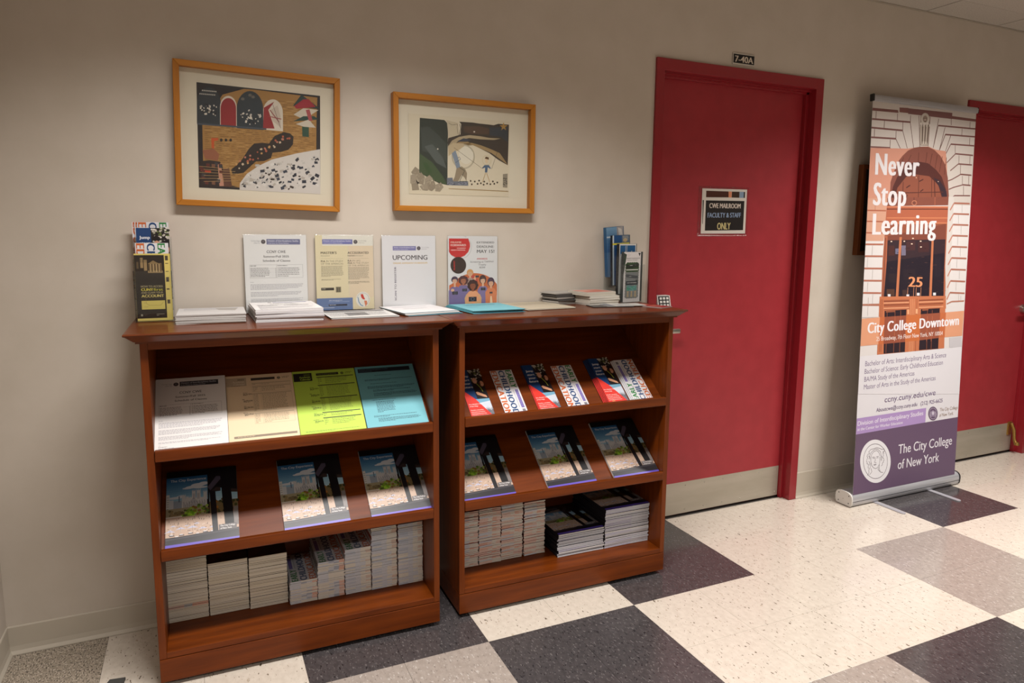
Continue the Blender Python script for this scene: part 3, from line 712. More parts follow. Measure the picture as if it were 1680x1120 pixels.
def festival():
    A = Art(.2159, .2794, (228, 224, 224)); A.M = quad_map((90, 58), (822, 60), (812, 1060), (88, 1060))
    A.ring(262, 215, 170, 172, .0006, (70, 60, 62), 40); A.poly([(86, 50), (300, 50), (420, 90), (86, 92)], (228, 224, 224)); A.up()
    A.poly([(106, 95), (385, 95), (410, 160), (412, 215), (385, 290), (330, 345), (262, 372), (190, 365), (135, 330), (106, 290)], (204, 44, 44)); A.up()
    A.textq('FRAME', (130, 163), (288, 163), 28, (232, 196, 182), .02); A.textq('FORWARD', (130, 206), (352, 206), 32, (240, 220, 212), .02)
    A.textq('CUNY', (130, 243), (212, 243), 17, (70, 20, 24), .02); A.textq('STUDENT', (220, 243), (350, 243), 17, (240, 214, 206), .03); A.textq('VIDEO FESTIVAL', (130, 270), (345, 270), 16, (240, 214, 206), .03)
    A.textq('EXTENDED', (512, 166), (772, 166), 30, (46, 44, 48), .012); A.textq('DEADLINE:', (512, 230), (770, 230), 36, (46, 44, 48), .012); A.textq('MAY 15!', (512, 306), (772, 306), 50, (40, 38, 42), .014)
    A.textq('AWARDS', (508, 402), (668, 402), 24, (200, 40, 44), .03); A.textq('Screening at TAFFNY', (412, 446), (765, 446), 26, (66, 58, 60)); A.textq('Trophy', (532, 488), (648, 488), 26, (66, 58, 60)); A.textq('$200', (548, 528), (632, 528), 24, (66, 58, 60))
    A.ell(238, 482, 114, 122, (54, 36, 30), 36); A.up(); M_ = A.M
    A.rect(205, 408, 308, 436, (178, 164, 158)) if False else None
    # reads upwards beside the blank panel
    vs, ts = text_tris('SUBMIT', .03); x0 = min(v[0] for v in vs); x1 = max(v[0] for v in vs)
    A._tri([A.P((190 - (0 - y) * -22 / CAP * 1.0, 552 - 140 * (x - x0) / (x1 - x0))) for x, y in vs], ts, (216, 50, 44)); A.up()
    # half-disc and the drawn group of six people with cameras
    A.ell(470, 930, 385, 330, (206, 106, 58), 40, 180, 360); A.poly([(100, 900), (102, 770), (160, 735), (805, 760), (800, 1058), (100, 1058)], (206, 106, 58)); A.ell(440, 720, 80, 100, (196, 74, 62), 20); A.up()
    def person(x, y, r_, hair, sk, body, bw, yb, curly=False, hh=1.0):
        A.poly([(x - bw, 1058), (x - bw * 1.02, yb + 60), (x - bw * .6, yb + 8), (x, yb - 8), (x + bw * .6, yb + 8), (x + bw * 1.02, yb + 60), (x + bw, 1058)], body); A.up()
        if curly:
            for a_ in range(0, 360, 40): A.ell(x + r_ * .95 * math.cos(R(a_)), y + r_ * .85 * math.sin(R(a_)) * hh, r_ * .55, r_ * .55, hair, 12)
        else: A.ell(x, y - r_ * .25, r_ * 1.12, r_ * 1.1 * hh, hair, 20)
        A.up(); A.rect(x - r_ * .3, y + r_ * .6, x + r_ * .3, yb + 6, sk); A.up(); A.ell(x, y + r_ * .12, r_ * .74, r_ * .95, sk, 18); A.up()
        A.poly([(x - r_ * .75, y - r_ * .2), (x - r_ * .4, y - r_ * .75), (x + r_ * .3, y - r_ * .8), (x + r_ * .75, y - r_ * .15), (x + r_ * .3, y - r_ * .42), (x - r_ * .3, y - r_ * .4)], hair)
        for s_ in (-1, 1): A.ring(x + s_ * r_ * .32, y + r_ * .1, r_ * .22, r_ * .2, .0005, (70, 48, 46), 10)
        A.line([(x - r_ * .2, y + r_ * .62), (x + r_ * .2, y + r_ * .62)], .0008, (150, 60, 56)); A.up()
    def camera_(x, y, s_): A.rect(x - s_, y - s_ * .55, x + s_, y + s_ * .6, (44, 42, 50)); A.up(); A.ell(x, y, s_ * .5, s_ * .5, (90, 90, 104), 14); A.up(); A.ell(x, y, s_ * .28, s_ * .28, (28, 28, 34), 10); A.up()
    P_ = (124, 108, 156)
    person(408, 600, 44, (216, 156, 96), (226, 176, 142), (176, 150, 140), 60, 665); A.poly([(452, 690), (480, 640), (500, 640), (490, 700)], (226, 176, 142)); camera_(512, 648, 26)
    person(308, 700, 50, (84, 42, 46), (176, 108, 78), P_, 92, 770, True); camera_(325, 840, 34)
    person(182, 700, 44, (66, 50, 76), (226, 176, 146), P_, 88, 790); A.ell(150, 840, 26, 22, (226, 176, 146), 12); A.up(); camera_(185, 880, 40)
    person(595, 705, 46, (70, 44, 48), (232, 184, 152), (134, 116, 162), 78, 790, False, 1.3); camera_(598, 832, 34)
    person(716, 745, 48, (72, 50, 74), (230, 176, 142), (222, 132, 88), 84, 820, False, 1.3); camera_(716, 890, 22); A.poly([(696, 1058), (706, 940), (724, 940), (738, 1058)], (236, 206, 170)); A.up()
    person(445, 775, 56, (62, 36, 34), (142, 78, 52), (230, 160, 116), 100, 858, True, 1.15); A.poly([(330, 1058), (322, 960), (350, 900), (400, 980), (440, 1058)], (214, 168, 122)); A.poly([(460, 1058), (500, 980), (545, 900), (572, 960), (566, 1058)], (214, 168, 122)); A.up(); A.ell(375, 975, 30, 34, (230, 160, 116), 12); A.ell(515, 975, 30, 34, (230, 160, 116), 12); A.up(); camera_(440, 975, 58)
    A.M = None
    A.v = [(min(max(x, .002), A.w - .002), min(max(y, .001), A.h), z) for x, y, z in A.v]
    return A
def cal_sheet(bg, box, boxfg, fg, dk, bars):
    A = Art(.2159, .2794, bg)
    A.rect(0.01, .035, .30, .165, box); A.up(); A.text('2025', .17, .075, .27, .022, fg, .02); A.text('Academic', .10, .112, .275, .03, boxfg, .018); A.text('Calendar', .11, .148, .28, .03, boxfg, .018); A.greek(.08, .158, .28, .166, 1, dk)
    A.rect(.37, .05, .73, .088, dk if bars < 3 else box if False else dk); A.up(); A.text('Division of Interdisciplinary Studies', .385, .076, .70, .018, fg); seal(A, .79, .07, .026, dk, bg); A.greek(.84, .055, .96, .085, 2, dk, .35)
    g = [int(bg[i] * .62 + dk[i] * .38) for i in range(3)]
    for k, v in enumerate((.27, .37, .47, .57, .67, .77)[:4 if bars < 3 else 6]):
        A.greek(.24 - .02 * (k % 2), v, .34, v + .012, 1, dk); A.greek(.24, v + .016, .38, v + .05, 3, dk, .5)
    if bars >= 3:
        for v in (.11, .24, .44, .665, .745): A.rect(.37, v, .965, v + .012, dk)
        for a_, b_ in ((.13, .23), (.26, .43), (.46, .65), (.685, .735), (.765, .86)):
            n_ = max(2, int((b_ - a_) / .021)); A.greek(.385, a_, .46, b_, n_, g, .4, .8); A.greek(.50, a_, .94, b_, n_, g, .4, .85)
        A.greek(.08, .925, .96, .95, 2, g, .5)
    else:
        for a_, b_ in ((.13, .165), (.18, .27), (.29, .56), (.585, .74)):
            A.line([(.38, a_), (.96, a_), (.96, b_), (.38, b_)], .0005, g, True); A.rect(.38, a_, .96, a_ + .013, [int(bg[i] * .8 + dk[i] * .2) for i in range(3)]); n_ = max(1, int((b_ - a_ - .015) / .02))
            A.line([(.50, a_ + .013), (.50, b_)], .0005, g); A.greek(.39, a_ + .02, .48, b_, n_, g, .4, .8); A.greek(.515, a_ + .02, .93, b_, n_, g, .4, .9)
        A.rect(.07, .895, .965, .925, [int(bg[i] * .45 + dk[i] * .55) for i in range(3)]); A.up(); A.greek(.12, .905, .90, .915, 1, bg)
    return A
def blue_sheet():
    bg = (116, 184, 196); A = Art(.2159, .2794, bg); A.rect(.04, .035, .93, .10, (34, 38, 50)); A.up(); A.text('Division of Interdisciplinary Studies', .06, .062, .55, .02, (90, 130, 150)); A.greek(.06, .078, .40, .088, 1, (90, 130, 150))
    d = (44, 78, 92)
    A.greek(.30, .155, .72, .168, 1, d); A.greek(.12, .22, .95, .25, 2, d); A.greek(.20, .29, .90, .303, 1, d); A.greek(.14, .335, .95, .38, 3, d); A.greek(.22, .395, .92, .43, 2, d); A.greek(.22, .445, .95, .50, 4, d)
    A.greek(.16, .555, .90, .568, 1, d); A.greek(.22, .585, .60, .76, 9, d, .45, .8)
    A.greek(.14, .80, .92, .83, 2, d); A.greek(.20, .84, .92, .90, 4, d)
    return A
def city_cover(w=.2159, h=.2794):
    A = Art(w, h, (22, 20, 24)); rr = random.Random(21)
    A.grad(0, .085, .575, .42, (34, 84, 128), (150, 190, 212), 12); A.up()
    A.grad(.60, .28, 1, .48, (128, 178, 204), (178, 206, 220), 5)
    for (u, v, ru, rv) in ((.36, .235, .10, .018), (.44, .215, .10, .026), (.52, .20, .07, .024), (.30, .245, .08, .012), (.12, .36, .10, .016), (.2, .35, .06, .02), (.48, .25, .10, .012)): A.ell(u, v, ru, rv, (206, 210, 216), 16)
    A.up(); A.text('The City Experience', .055, .145, .555, .034, (214, 214, 216), .006)
    # far buildings, gothic hall with towers and pinnacles
    A.rect(0, .31, .045, .62, (206, 204, 200)); A.rect(.045, .385, .10, .52, (196, 198, 202)); A.rect(.10, .40, .24, .50, (150, 160, 172)); A.rect(.17, .34, .185, .42, (86, 104, 128)); A.up()
    for k in range(9): A.rect(.008, .34 + k * .03, .036, .35 + k * .03, (150, 152, 156))
    st = (198, 196, 196); sd = (128, 130, 138)
    A.rect(.215, .385, .565, .56, st)
    for (u0, u1, v0) in ((.215, .265, .345), (.27, .30, .375), (.355, .405, .295), (.42, .475, .29), (.515, .565, .32), (.30, .36, .375)):
        A.rect(u0, v0, u1, .50, st)
        for u in (u0, (u0 + u1) / 2 - .004, u1 - .008): A.poly([(u - .003, v0), (u + .004, v0 - .028), (u + .011, v0)], st)
    A.poly([(.30, .45), (.375, .375), (.45, .45)], (176, 176, 180)); A.up()
    for k in range(26):
        u = .24 + .012 * k; A.rect(u, .42 + .02 * (k % 3), u + .0045, .54, (110, 112, 122) if k % 2 else (70, 72, 84))
    for u in (.378, .395, .44, .458): A.rect(u - .008, .325, u - .002, .40, (112, 114, 124))
    A.up()
    A.rect(0, .50, .575, .63, (158, 148, 118)); A.rect(.60, .46, 1, .63, (118, 100, 66)); A.up()
    # trees
    for k in range(90):
        u = rr.uniform(.05, .57); top = .50 + .05 * abs(math.sin(u * 9)) if u < .25 else .535 - .05 * math.sin((u - .25) * 7)
        v = rr.uniform(top, .60); A.ell(u, v, rr.uniform(.012, .03), rr.uniform(.009, .02), rr.choice([(84, 110, 40), (118, 152, 46), (72, 84, 38), (148, 176, 64), (134, 98, 48)] if u > .25 else [(118, 104, 74), (142, 122, 84), (96, 86, 60)]), 8)
    for k in range(40):
        u = rr.uniform(.62, 1); v = rr.uniform(.44, .62); A.ell(u, v, .022, .018, rr.choice([(60, 66, 30), (160, 104, 40), (96, 70, 34), (40, 46, 26)]), 8)
    for k in range(34): A.ell(rr.uniform(.22, .40), rr.uniform(.565, .62), .022, .014, rr.choice([(138, 190, 44), (164, 214, 64), (108, 160, 38)]), 8)
    A.up(); A.rect(0, .615, 1, .86, (198, 170, 150)); A.rect(0, .60, .22, .66, (216, 206, 194)); A.up()
    for k in range(120): 
        u = rr.uniform(0, 1); v = rr.uniform(.61, .83); s_ = .5 + (v - .6) * 3; A.rect(u, v, u + .018 * s_, v + .006 * s_, rr.choice([(150, 118, 100), (226, 214, 200), (104, 84, 76), (214, 186, 164), (84, 74, 74)]))
    for k in range(26): u = rr.uniform(.02, .6); v = rr.uniform(.62, .74); A.rect(u, v, u + .006, v + .018, (48, 40, 44))
    A.up()
    for (u, v, s_) in ((.06, .80, 1), (.20, .775, 1), (.36, .775, 1.1), (.50, .80, .9), (.10, .735, .7), (.42, .73, .7), (.64, .80, .8), (.28, .745, .6)):
        A.poly([(u - .075 * s_, v), (u - .01, v - .030 * s_), (u + .01, v - .030 * s_), (u + .075 * s_, v), (u + .03, v - .006), (u - .03, v - .006)], (192, 192, 214)); A.line([(u, v - .03 * s_), (u, v + .03 * s_)], .0008, (120, 112, 116))
    for (u, v) in ((.05, .835), (.18, .84), (.30, .83), (.40, .85), (.50, .835), (.12, .86), (.60, .845)): A.rect(u, v, u + .07, v + .012, (70, 60, 66)); A.rect(u + .01, v - .01, u + .05, v, (226, 222, 222))
    A.up()
    # dark pavilion: roof edge, beam, two pillars, base
    A.poly([(.575, 0), (1, 0), (1, .36), (.88, .33), (.74, .28), (.66, .32), (.60, .33), (.575, .30)], (24, 20, 22)); A.up()
    A.poly([(.575, .26), (.70, .12), (.80, .13), (.615, .31)], (82, 74, 90)); A.poly([(.60, .335), (.70, .27), (.76, .285), (.76, .33)], (58, 46, 44)); A.poly([(.86, .30), (1, .33), (1, .37), (.86, .355)], (62, 50, 46)); A.up()
    A.poly([(.60, .32), (.685, .32), (.715, .89), (.64, .89)], (26, 22, 26)); A.poly([(.76, .12), (.90, .13), (.945, .87), (.815, .87)], (20, 17, 20)); A.up()
    A.rect(.935, .56, 1, .80, (128, 120, 118)); A.poly([(.0, .865), (1, .835), (1, .95), (0, .95)], (34, 32, 38)); A.up(); A.poly([(.0, .875), (1, .845), (1, .86), (0, .895)], (64, 60, 66)); A.up()
    A.rect(.72, .775, .97, .845, (104, 98, 98)); A.up(); A.text('The City College', .74, .803, .95, .02, (236, 232, 232), .02); A.text('of New York', .74, .836, .90, .02, (236, 232, 232), .02)
    A.rect(0, .950, 1, 1, (104, 84, 196))
    return A
def jump_cover(w=.0927, h=.230):
    A = Art(w, h, (28, 22, 26)); rr = random.Random(9)
    for k in range(70): A.ell(rr.uniform(.5, 1), rr.uniform(0, .25), .04, .014, rr.choice([(198, 190, 178), (96, 108, 58), (150, 150, 130), (40, 40, 34), (222, 216, 206)]), 7)
    A.up(); A.poly([(.50, .14), (.62, .10), (.74, .13), (.78, .17), (.62, .20), (.52, .17)], (20, 16, 22)); A.poly([(.74, .21), (.85, .17), (1, .20), (1, .30), (.80, .27)], (20, 16, 22)); A.up()
    A.ell(.64, .24, .10, .062, (222, 164, 134), 18); A.ell(.90, .31, .09, .058, (214, 152, 118), 18); A.poly([(.78, .28), (.86, .26), (.84, .38), (.78, .40)], (84, 48, 34)); A.up()
    A.line([(.60, .262), (.68, .262)], .0012, (236, 226, 220)); A.line([(.86, .332), (.93, .332)], .0012, (236, 226, 220))
    A.poly([(.50, .36), (.62, .31), (.80, .36), (1, .40), (1, .62), (.50, .62)], (24, 20, 24)); A.up(); A.poly([(.52, .48), (.60, .47), (.92, .555), (.94, .60), (.80, .58), (.56, .53)], (218, 160, 126)); A.line([(.68, .30), (.80, .40), (.84, .48)], .0022, (190, 206, 70)); A.up()
    A.poly([(0, 0), (.46, 0), (.50, .62), (.40, .62), (0, .42)], (22, 64, 116)); A.up()
    for t, v in (('Jump', .155), ('start', .235), ('your', .31), ('future', .385)): A.text(t, .09 if t != 'future' else .06, v, .43 if t != 'future' else .48, .046, (232, 234, 240), .04)
    A.poly([(.42, .62), (1, .62), (1, 1), (.6, 1)], (206, 212, 224)); A.poly([(.40, .62), (1, .62), (1, .67), (.50, .70)], (120, 170, 196)); A.up()
    for k in range(14): u = .70 + .022 * k; A.rect(u, .86 - .07 * ((k * 7) % 5) / 5, u + .018, 1, (92, 88, 96) if k % 2 else (60, 56, 64))
    A.poly([(.80, .90), (.815, .76), (.83, .90)], (110, 104, 110)); A.up()
    A.poly([(0, .42), (.42, .62), (.96, 1), (0, 1)], (226, 58, 48)); A.up()
    A.text('Earn a Bachelor\'s Degree', .06, .725, .66, .022, (244, 236, 232), .01); A.text('at City College', .06, .765, .42, .022, (244, 236, 232), .01)
    for k, t in enumerate(('Flexible schedules', 'Interactive curriculum', 'Distinguished faculty', 'Individualized advisement')): A.text(t, .06, .842 + k * .036, .60 + .04 * k, .02, (244, 226, 220), .012)
    A.greek(.20, .965, .60, .98, 1, (236, 200, 120), .7)
    return A
def ece_cover(w=.0927, h=.2159):
    A = Art(w, h, (226, 224, 228))
    A.rect(0, 0, .30, .10, (192, 84, 34)) if False else None
    A.text('EARLY', .006, .70, .42, .25, (36, 130, 62), .05, ang=-90)
    A.text('CHILDHOOD', .006, .365, .994, .265, (24, 68, 120), .05, ang=-90)
    A.text('EDUCATION', .006, .03, .994, .27, (206, 104, 50), .05, ang=-90)
    A.rect(.80, .46, .93, .86, (106, 92, 170)); A.up()
    for k in range(20): A.rect(.82, .47 + k * .019, .91, .478 + k * .019, (168, 158, 208))
    A.rect(.80, .89, .93, .955, (130, 126, 134)); A.greek(.71, .47, .735, .86, 30, GREYT, .7)
    return A
def account_cover(w=.1, h=.2159):
    A = Art(w, h, (216, 196, 110)); A.rect(.0, .02, .86, .965, (32, 27, 24)); A.up()
    A.rect(0, .02, .86, .30, (40, 32, 26)); A.up(); g = (150, 126, 88)
    A.rect(.17, .06, .25, .21, g); A.rect(.27, .09, .36, .25, g); A.rect(.06, .12, .12, .22, (92, 76, 54)); A.rect(.40, .14, .78, .28, (120, 98, 66)); A.poly([(.38, .15), (.54, .10), (.72, .15)], (134, 112, 76))
    A.up()
    for k in range(9): A.rect(.41 + k * .042, .15, .425 + k * .042, .27, (196, 172, 128) if k % 2 else (60, 48, 36))
    for k in range(12): A.rect(.38 + k * .036, .25, .40 + k * .036, .285, (176, 150, 106))
    for u in (.18, .225, .28, .33): A.rect(u, .07, u + .012, .13, (60, 50, 38))
    A.text('HOW TO ACCESS', .15, .50, .78, .03, (196, 182, 140)); A.text('CUNY', .15, .552, .50, .04, (226, 210, 80), .03); A.text('first', .51, .552, .78, .04, (214, 208, 60), .0); A.text('AND CLAIM YOUR', .15, .592, .78, .028, (196, 182, 140)); A.text('ACCOUNT', .15, .648, .80, .042, (226, 206, 120), .03)
    A.rect(.14, .70, .82, .83, (214, 196, 104)); A.up(); A.line([(.26, .64), (.28, .74), (.36, .77), (.70, .77), (.78, .72)], .0006, (120, 100, 60)); A.greek(.2, .79, .6, .80, 1, (150, 130, 80)); A.greek(.2, .73, .34, .74, 1, (120, 100, 60))
    A.rect(.10, .90, .16, .93, (150, 146, 130)); A.greek(.20, .90, .32, .935, 2, (84, 78, 70)); A.greek(.56, .90, .80, .94, 2, (150, 144, 128))
    for a_, b_, c_ in ((.03, .10, 0), (.35, .42, 0), (.69, .75, 0), (.52, .54, 1), (.14, .15, 1), (.26, .27, 1)): A.rect(.89, a_, .975, b_, (70, 62, 50))
    return A
def rack_cover(kind_, w=.1, h=.2159):
    """the four leaflets of the right-hand rack"""
    if kind_ == 0: A = Art(w, h, (92, 128, 168)); A.grad(0, 0, .62, .5, (120, 160, 190), (60, 100, 150), 8); A.up(); A.rect(.62, 0, 1, .5, (160, 156, 156)); A.up(); A.rect(.02, .18, .45, .21, (196, 206, 214)); A.poly([(.7, .02), (.9, .05), (.98, .2), (.74, .2)], (206, 202, 196))
    elif kind_ == 1: A = Art(w, h, (34, 78, 128)); A.rect(0, 0, .08, 1, (200, 214, 224)); A.rect(.55, 0, 1, .4, (96, 112, 130)); A.up(); A.ell(.75, .1, .12, .04, (196, 170, 120)); A.rect(0, .155, 1, .19, (222, 208, 70)); A.greek(.6, .02, .95, .14, 5, (180, 176, 160))
    elif kind_ == 2:
        A = Art(w, h, (214, 212, 206)); A.rect(.05, .03, .95, .5, (36, 92, 140)); A.up()
        for k in range(9): A.rect(.08 + k * .09, .20 - .08 * ((k * 5) % 4) / 4, .13 + k * .09, .3, (206, 206, 200))
        A.rect(.36, .04, .38, .2, (210, 210, 206)); A.rect(.44, .02, .46, .2, (210, 210, 206)); A.rect(.05, .24, .95, .5, (196, 194, 190))
    else:
        A = Art(w, h, (220, 216, 214)); A.poly([(.84, .02), (.98, .02), (.92, .09)], (44, 46, 48)); A.poly([(0, .02), (.16, .05), (.0, .45)], (58, 72, 62)); A.up(); A.line([(.2, .06), (.3, .03), (.25, .09), (.4, .05)], .0006, (120, 116, 112)); A.text('KNOW YOUR RIGHTS', .16, .14, .94, .026, (70, 66, 68), .015); A.text('PROTECT YOURSELF', .2, .175, .8, .022, (110, 104, 106), .01)
        for k in range(13):
            for s_ in (-1, 1): A.ell(.5 + s_ * .32, .26 + k * .052, .09, .035, (62, 84, 56) if k < 3 else (136, 138, 136), 12)
        for k in range(5):
            for vv in (.235, .90): A.ell(.24 + k * .13, vv, .09, .032, (62, 84, 56) if vv < .5 else (136, 138, 136), 12)
        A.rect(.16, .25, .84, .40, (62, 84, 56)); A.rect(.16, .40, .84, .90, (136, 140, 140)); A.up()
        A.poly([(.16, .27), (.88, .22), (.88, .30), (.16, .33)], (48, 52, 48)); A.rect(.14, .345, .86, .365, (228, 226, 222)); A.poly([(.14, .44), (.86, .48), (.86, .54), (.14, .50)], (88, 92, 96)); A.rect(.14, .58, .86, .66, (66, 72, 78)); A.rect(.2, .68, .8, .77, (94, 150, 140)); A.up()
        A.greek(.36, .265, .62, .285, 1, (226, 224, 220)); A.greek(.32, .485, .62, .50, 1, (226, 224, 220)); A.text('STAY INFORMED', .22, .625, .78, .02, (228, 226, 222), .02)
        for k in range(50): A.ell(random.uniform(.2, .8), random.uniform(.66, .78), .02, .01, random.choice([(70, 170, 110), (130, 180, 190), (110, 140, 150)]), 6)
        for u in (.28, .5, .72): A.ell(u, .80, .05, .02, (196, 176, 140), 10); A.poly([(u - .06, .90), (u - .04, .82), (u + .04, .82), (u + .06, .90)], (190, 170, 136))
    return A

# ---- leaflets, sheets, booklets --------------------------------------------------
def leaf_mesh(name, w, l, t, segs, top, bow=0.0, side=None, nx=5):
    """folded leaflet lying flat: coloured edge segments along the front, slight bow"""
    v, f, c = [], [], []
    segs = [lin(s_) for s_ in segs]; top = lin(top); side = lin(side) if side else segs[0]
    zf = lambda a: bow * (1 - (2 * a - 1) ** 2)
    for i in range(nx + 1):
        a = i / nx; x = w * a; z = zf(a)
        v += [(x, 0, z), (x, 0, z + t), (x, l, z + t), (x, l, z)]
    for i in range(nx):
        b = 4 * i; d = b + 4; col = segs[min(len(segs) - 1, int(i * len(segs) / nx))]
        f += [(b, d, d + 1, b + 1), (b + 1, d + 1, d + 2, b + 2), (b + 2, d + 2, d + 3, b + 3), (b + 3, d + 3, d, b)]; c += [col, top, col, top]
    f += [(0, 1, 2, 3), (4 * nx + 3, 4 * nx + 2, 4 * nx + 1, 4 * nx)]; c += [side, side]
    return mesh_from(name, v, f, EDGE, c)
def block(w, l, t, col, n=6, jit=.0006, seed=1, name='sheet_block'):
    """pile of sheets with uneven edges"""
    rr = random.Random(seed); v, f, c = [], [], []
    for k in range(n):
        dx, dy = rr.uniform(-jit, jit), rr.uniform(0, jit); z0, z1 = t * k / n + .00005, t * (k + 1) / n - .00005; b = len(v)
        v += [(dx, dy, z0), (w + dx, dy, z0), (w + dx, l + dy, z0), (dx, l + dy, z0), (dx, dy, z1), (w + dx, dy, z1), (w + dx, l + dy, z1), (dx, l + dy, z1)]
        q = rr.uniform(.9, 1); cc = lin([x * q for x in col])
        f += [(b, b + 3, b + 2, b + 1), (b + 4, b + 5, b + 6, b + 7), (b, b + 1, b + 5, b + 4), (b + 1, b + 2, b + 6, b + 5), (b + 2, b + 3, b + 7, b + 6), (b + 3, b, b + 4, b + 7)]; c += [cc] * 6
    return mesh_from(name, v, f, EDGE, c)
def copy_tree(o, parent=None):
    c = o.copy(); COL.objects.link(c); c.parent = parent
    for ch in list(o.children):
        d = copy_tree(ch, c); d.matrix_local = ch.matrix_local
    return c
def printed(name, M, art_mesh, w, h, t, label, cat, group=None, edge=(224, 222, 218), pname='front_cover', bname='pages', n=4, seed=1):
    r_ = root(name, M, label, cat, group)
    obj(bname, block(w, h, t, edge, n, .0004, seed, bname), r_)
    obj(pname, art_mesh, r_, Matrix.Translation((0, 0, t)))
    return r_

# four flyer stacks on the upper sloping shelf of bookcase 1
up1 = .0002
printed('flyer_stack', on_slope(1, -.6865, 0), schedule(hc=(52, 50, 56), fg=(190, 190, 200)).mesh('top_sheet', PRINT), .2159, .2794, .015, 'stack of white class schedule sheets, leftmost on the sloping shelf of the left bookcase', 'flyers', None, (206, 198, 188), 'top_sheet', 'sheet_pile', 8, 2)
printed('flyer_stack', on_slope(1, -.4690, 0), cal_sheet((240, 214, 178), (196, 176, 150), (232, 214, 188), (66, 58, 50), (66, 58, 54), 2).mesh('top_sheet', PRINT), .2159, .2794, .006, 'stack of peach academic calendar sheets next to the white schedules', 'flyers', None, (232, 204, 168), 'top_sheet', 'sheet_pile', 5, 3)
printed('flyer_stack', on_slope(1, -.2515, 0), cal_sheet((192, 224, 84), (40, 36, 34), (192, 224, 84), (140, 156, 60), (48, 46, 46), 5).mesh('top_sheet', PRINT), .2159, .2794, .007, 'stack of lime green academic calendar sheets on the left bookcase', 'flyers', None, (176, 196, 60), 'top_sheet', 'sheet_pile', 5, 4)
printed('flyer_stack', on_slope(1, -.0325, 0), blue_sheet().mesh('top_sheet', PRINT), .2155, .2794, .009, 'stack of light blue sheets, rightmost on the sloping shelf of the left bookcase', 'flyers', None, (104, 164, 178), 'top_sheet', 'sheet_pile', 6, 5)

# magazines standing on the sloping shelves
CC = city_cover().mesh('front_cover', GLOSS)
mags = [(1, -.668, -.8, .0, .006, 'glossy magazine with a cathedral photo, leftmost on the left bookcase\'s lower sloping shelf'),
        (1, -.3125, .4, .0, .007, 'glossy magazine in the middle of the left bookcase\'s lower sloping shelf'),
        (1, -.0235, .3, .0, .006, 'glossy magazine at the right end of the left bookcase\'s lower sloping shelf'),
        (2, .3160, .0, .0, .005, 'glossy magazine at the left end of the right bookcase\'s lower sloping shelf'),
        (2, .6690, .3, .0, .007, 'glossy magazine in the middle of the right bookcase\'s lower sloping shelf'),
        (2, .9680, .2, .0, .008, 'glossy magazine at the right end of the right bookcase\'s lower sloping shelf')]
for (cs, x, rot, up_, t, lab) in mags:
    printed('magazine', on_slope(cs, x, 1, 0, rot, .001 + (.003 if rot < 0 else 0)), CC, .2159, .2794, t, lab, 'magazine', 'magazines on the sloping shelves', (214, 212, 214), n=3)

# brochures on the upper sloping shelf of bookcase 2
JC = jump_cover().mesh('front_cover', GLOSS); EC = ece_cover().mesh('front_cover', GLOSS)
def fan(art, x, n, lab, lab_under, rot=0, dx=.0035, cat='brochure', edge=(60, 40, 52), up0=0.0, flip=False, dxs=-1, t=.0016):
    for k in range(n):
        last = k == n - 1
        M = on_slope(2, x + dxs * dx * (n - 1 - k), 0, k * (t + .0005), rot, up0 + .0005)
        hh = .230 if art is JC else .2159
        if flip: M = M @ Matrix.Translation((.0927, .2159, 0)) @ Matrix.Rotation(math.pi, 4, 'Z')
        printed('brochure', M, art, .0927, hh, t, lab if last else lab_under, cat, 'brochures on the right bookcase\'s upper shelf', edge, n=1)

fan(JC, .3515, 1, 'red and blue graduate brochure, leftmost of the three on the right bookcase', '')
fan(EC, .4855, 1, 'white early childhood brochure, left of the three on the right bookcase\'s shelf', '')
fan(JC, .6265, 2, 'red and blue graduate brochure, middle of the three on the right bookcase', 'graduate brochure mostly hidden under the middle red and blue one')
fan(EC, .7520, 1, 'white early childhood brochure, middle of the three on the right bookcase\'s shelf', '', up0=.001)
fan(JC, .9255, 5, 'topmost red and blue graduate brochure of the fanned pile near the right end', 'brochure showing only its dark left edge in the fanned graduate pile', dx=.0042, up0=.001, t=.0024)
fan(EC, 1.0460, 3, 'upside-down early childhood brochure, topmost of the fanned white pile at the right end', 'white brochure peeking out under the upside-down early childhood one', rot=0, dx=.006, edge=(214, 212, 216), up0=.0015, flip=True, t=.0026)

# ---- piles on the bottom shelves --------------------------------------------------
WH = (222, 216, 206); WB = (206, 208, 216); PK = (222, 178, 160); PK2 = (226, 196, 184); GB = (170, 176, 190); CREAM = (224, 214, 194)
def pile(case, x, yf, z0, n, pitch, w, l, variants, name, label, cat, group, jx=.0012, jy=.002, top=None, top_label=None, flip=False, seed=1, rot=0.0):
    rr = random.Random(seed); last = None
    for k in range(n):
        me = rr.choice(variants)
        o = obj(name, me, None, on_bottom(case, x + rr.uniform(-jx, jx), yf + rr.uniform(-jy, jy), z0 + k * pitch, rr.uniform(-.5, .5) + rot))
        tag(o, label, cat, group); last = o
    if top:
        last['label'] = top_label
        Mt = Matrix.Translation((0, 0, pitch * .93 + .0009))
        if flip: Mt = Mt @ Matrix.Translation((w, l, 0)) @ Matrix.Rotation(math.pi, 4, 'Z')
        obj('front_cover', top, last, Mt)
    return last
bk = [leaf_mesh('booklet', .126, .19, .0048, [c_], (58, 34, 30), bow=b_, side=s_) for c_, b_, s_ in ((CREAM, 0, (60, 40, 36)), ((228, 220, 204), .0001, (206, 196, 180)), ((216, 206, 188), .0001, (60, 40, 36)), ((224, 216, 202), 0, (190, 182, 170)))]
bkp = leaf_mesh('booklet', .126, .19, .0048, [(222, 190, 176), (190, 190, 190), (226, 178, 158), (226, 178, 158)], (58, 34, 30))
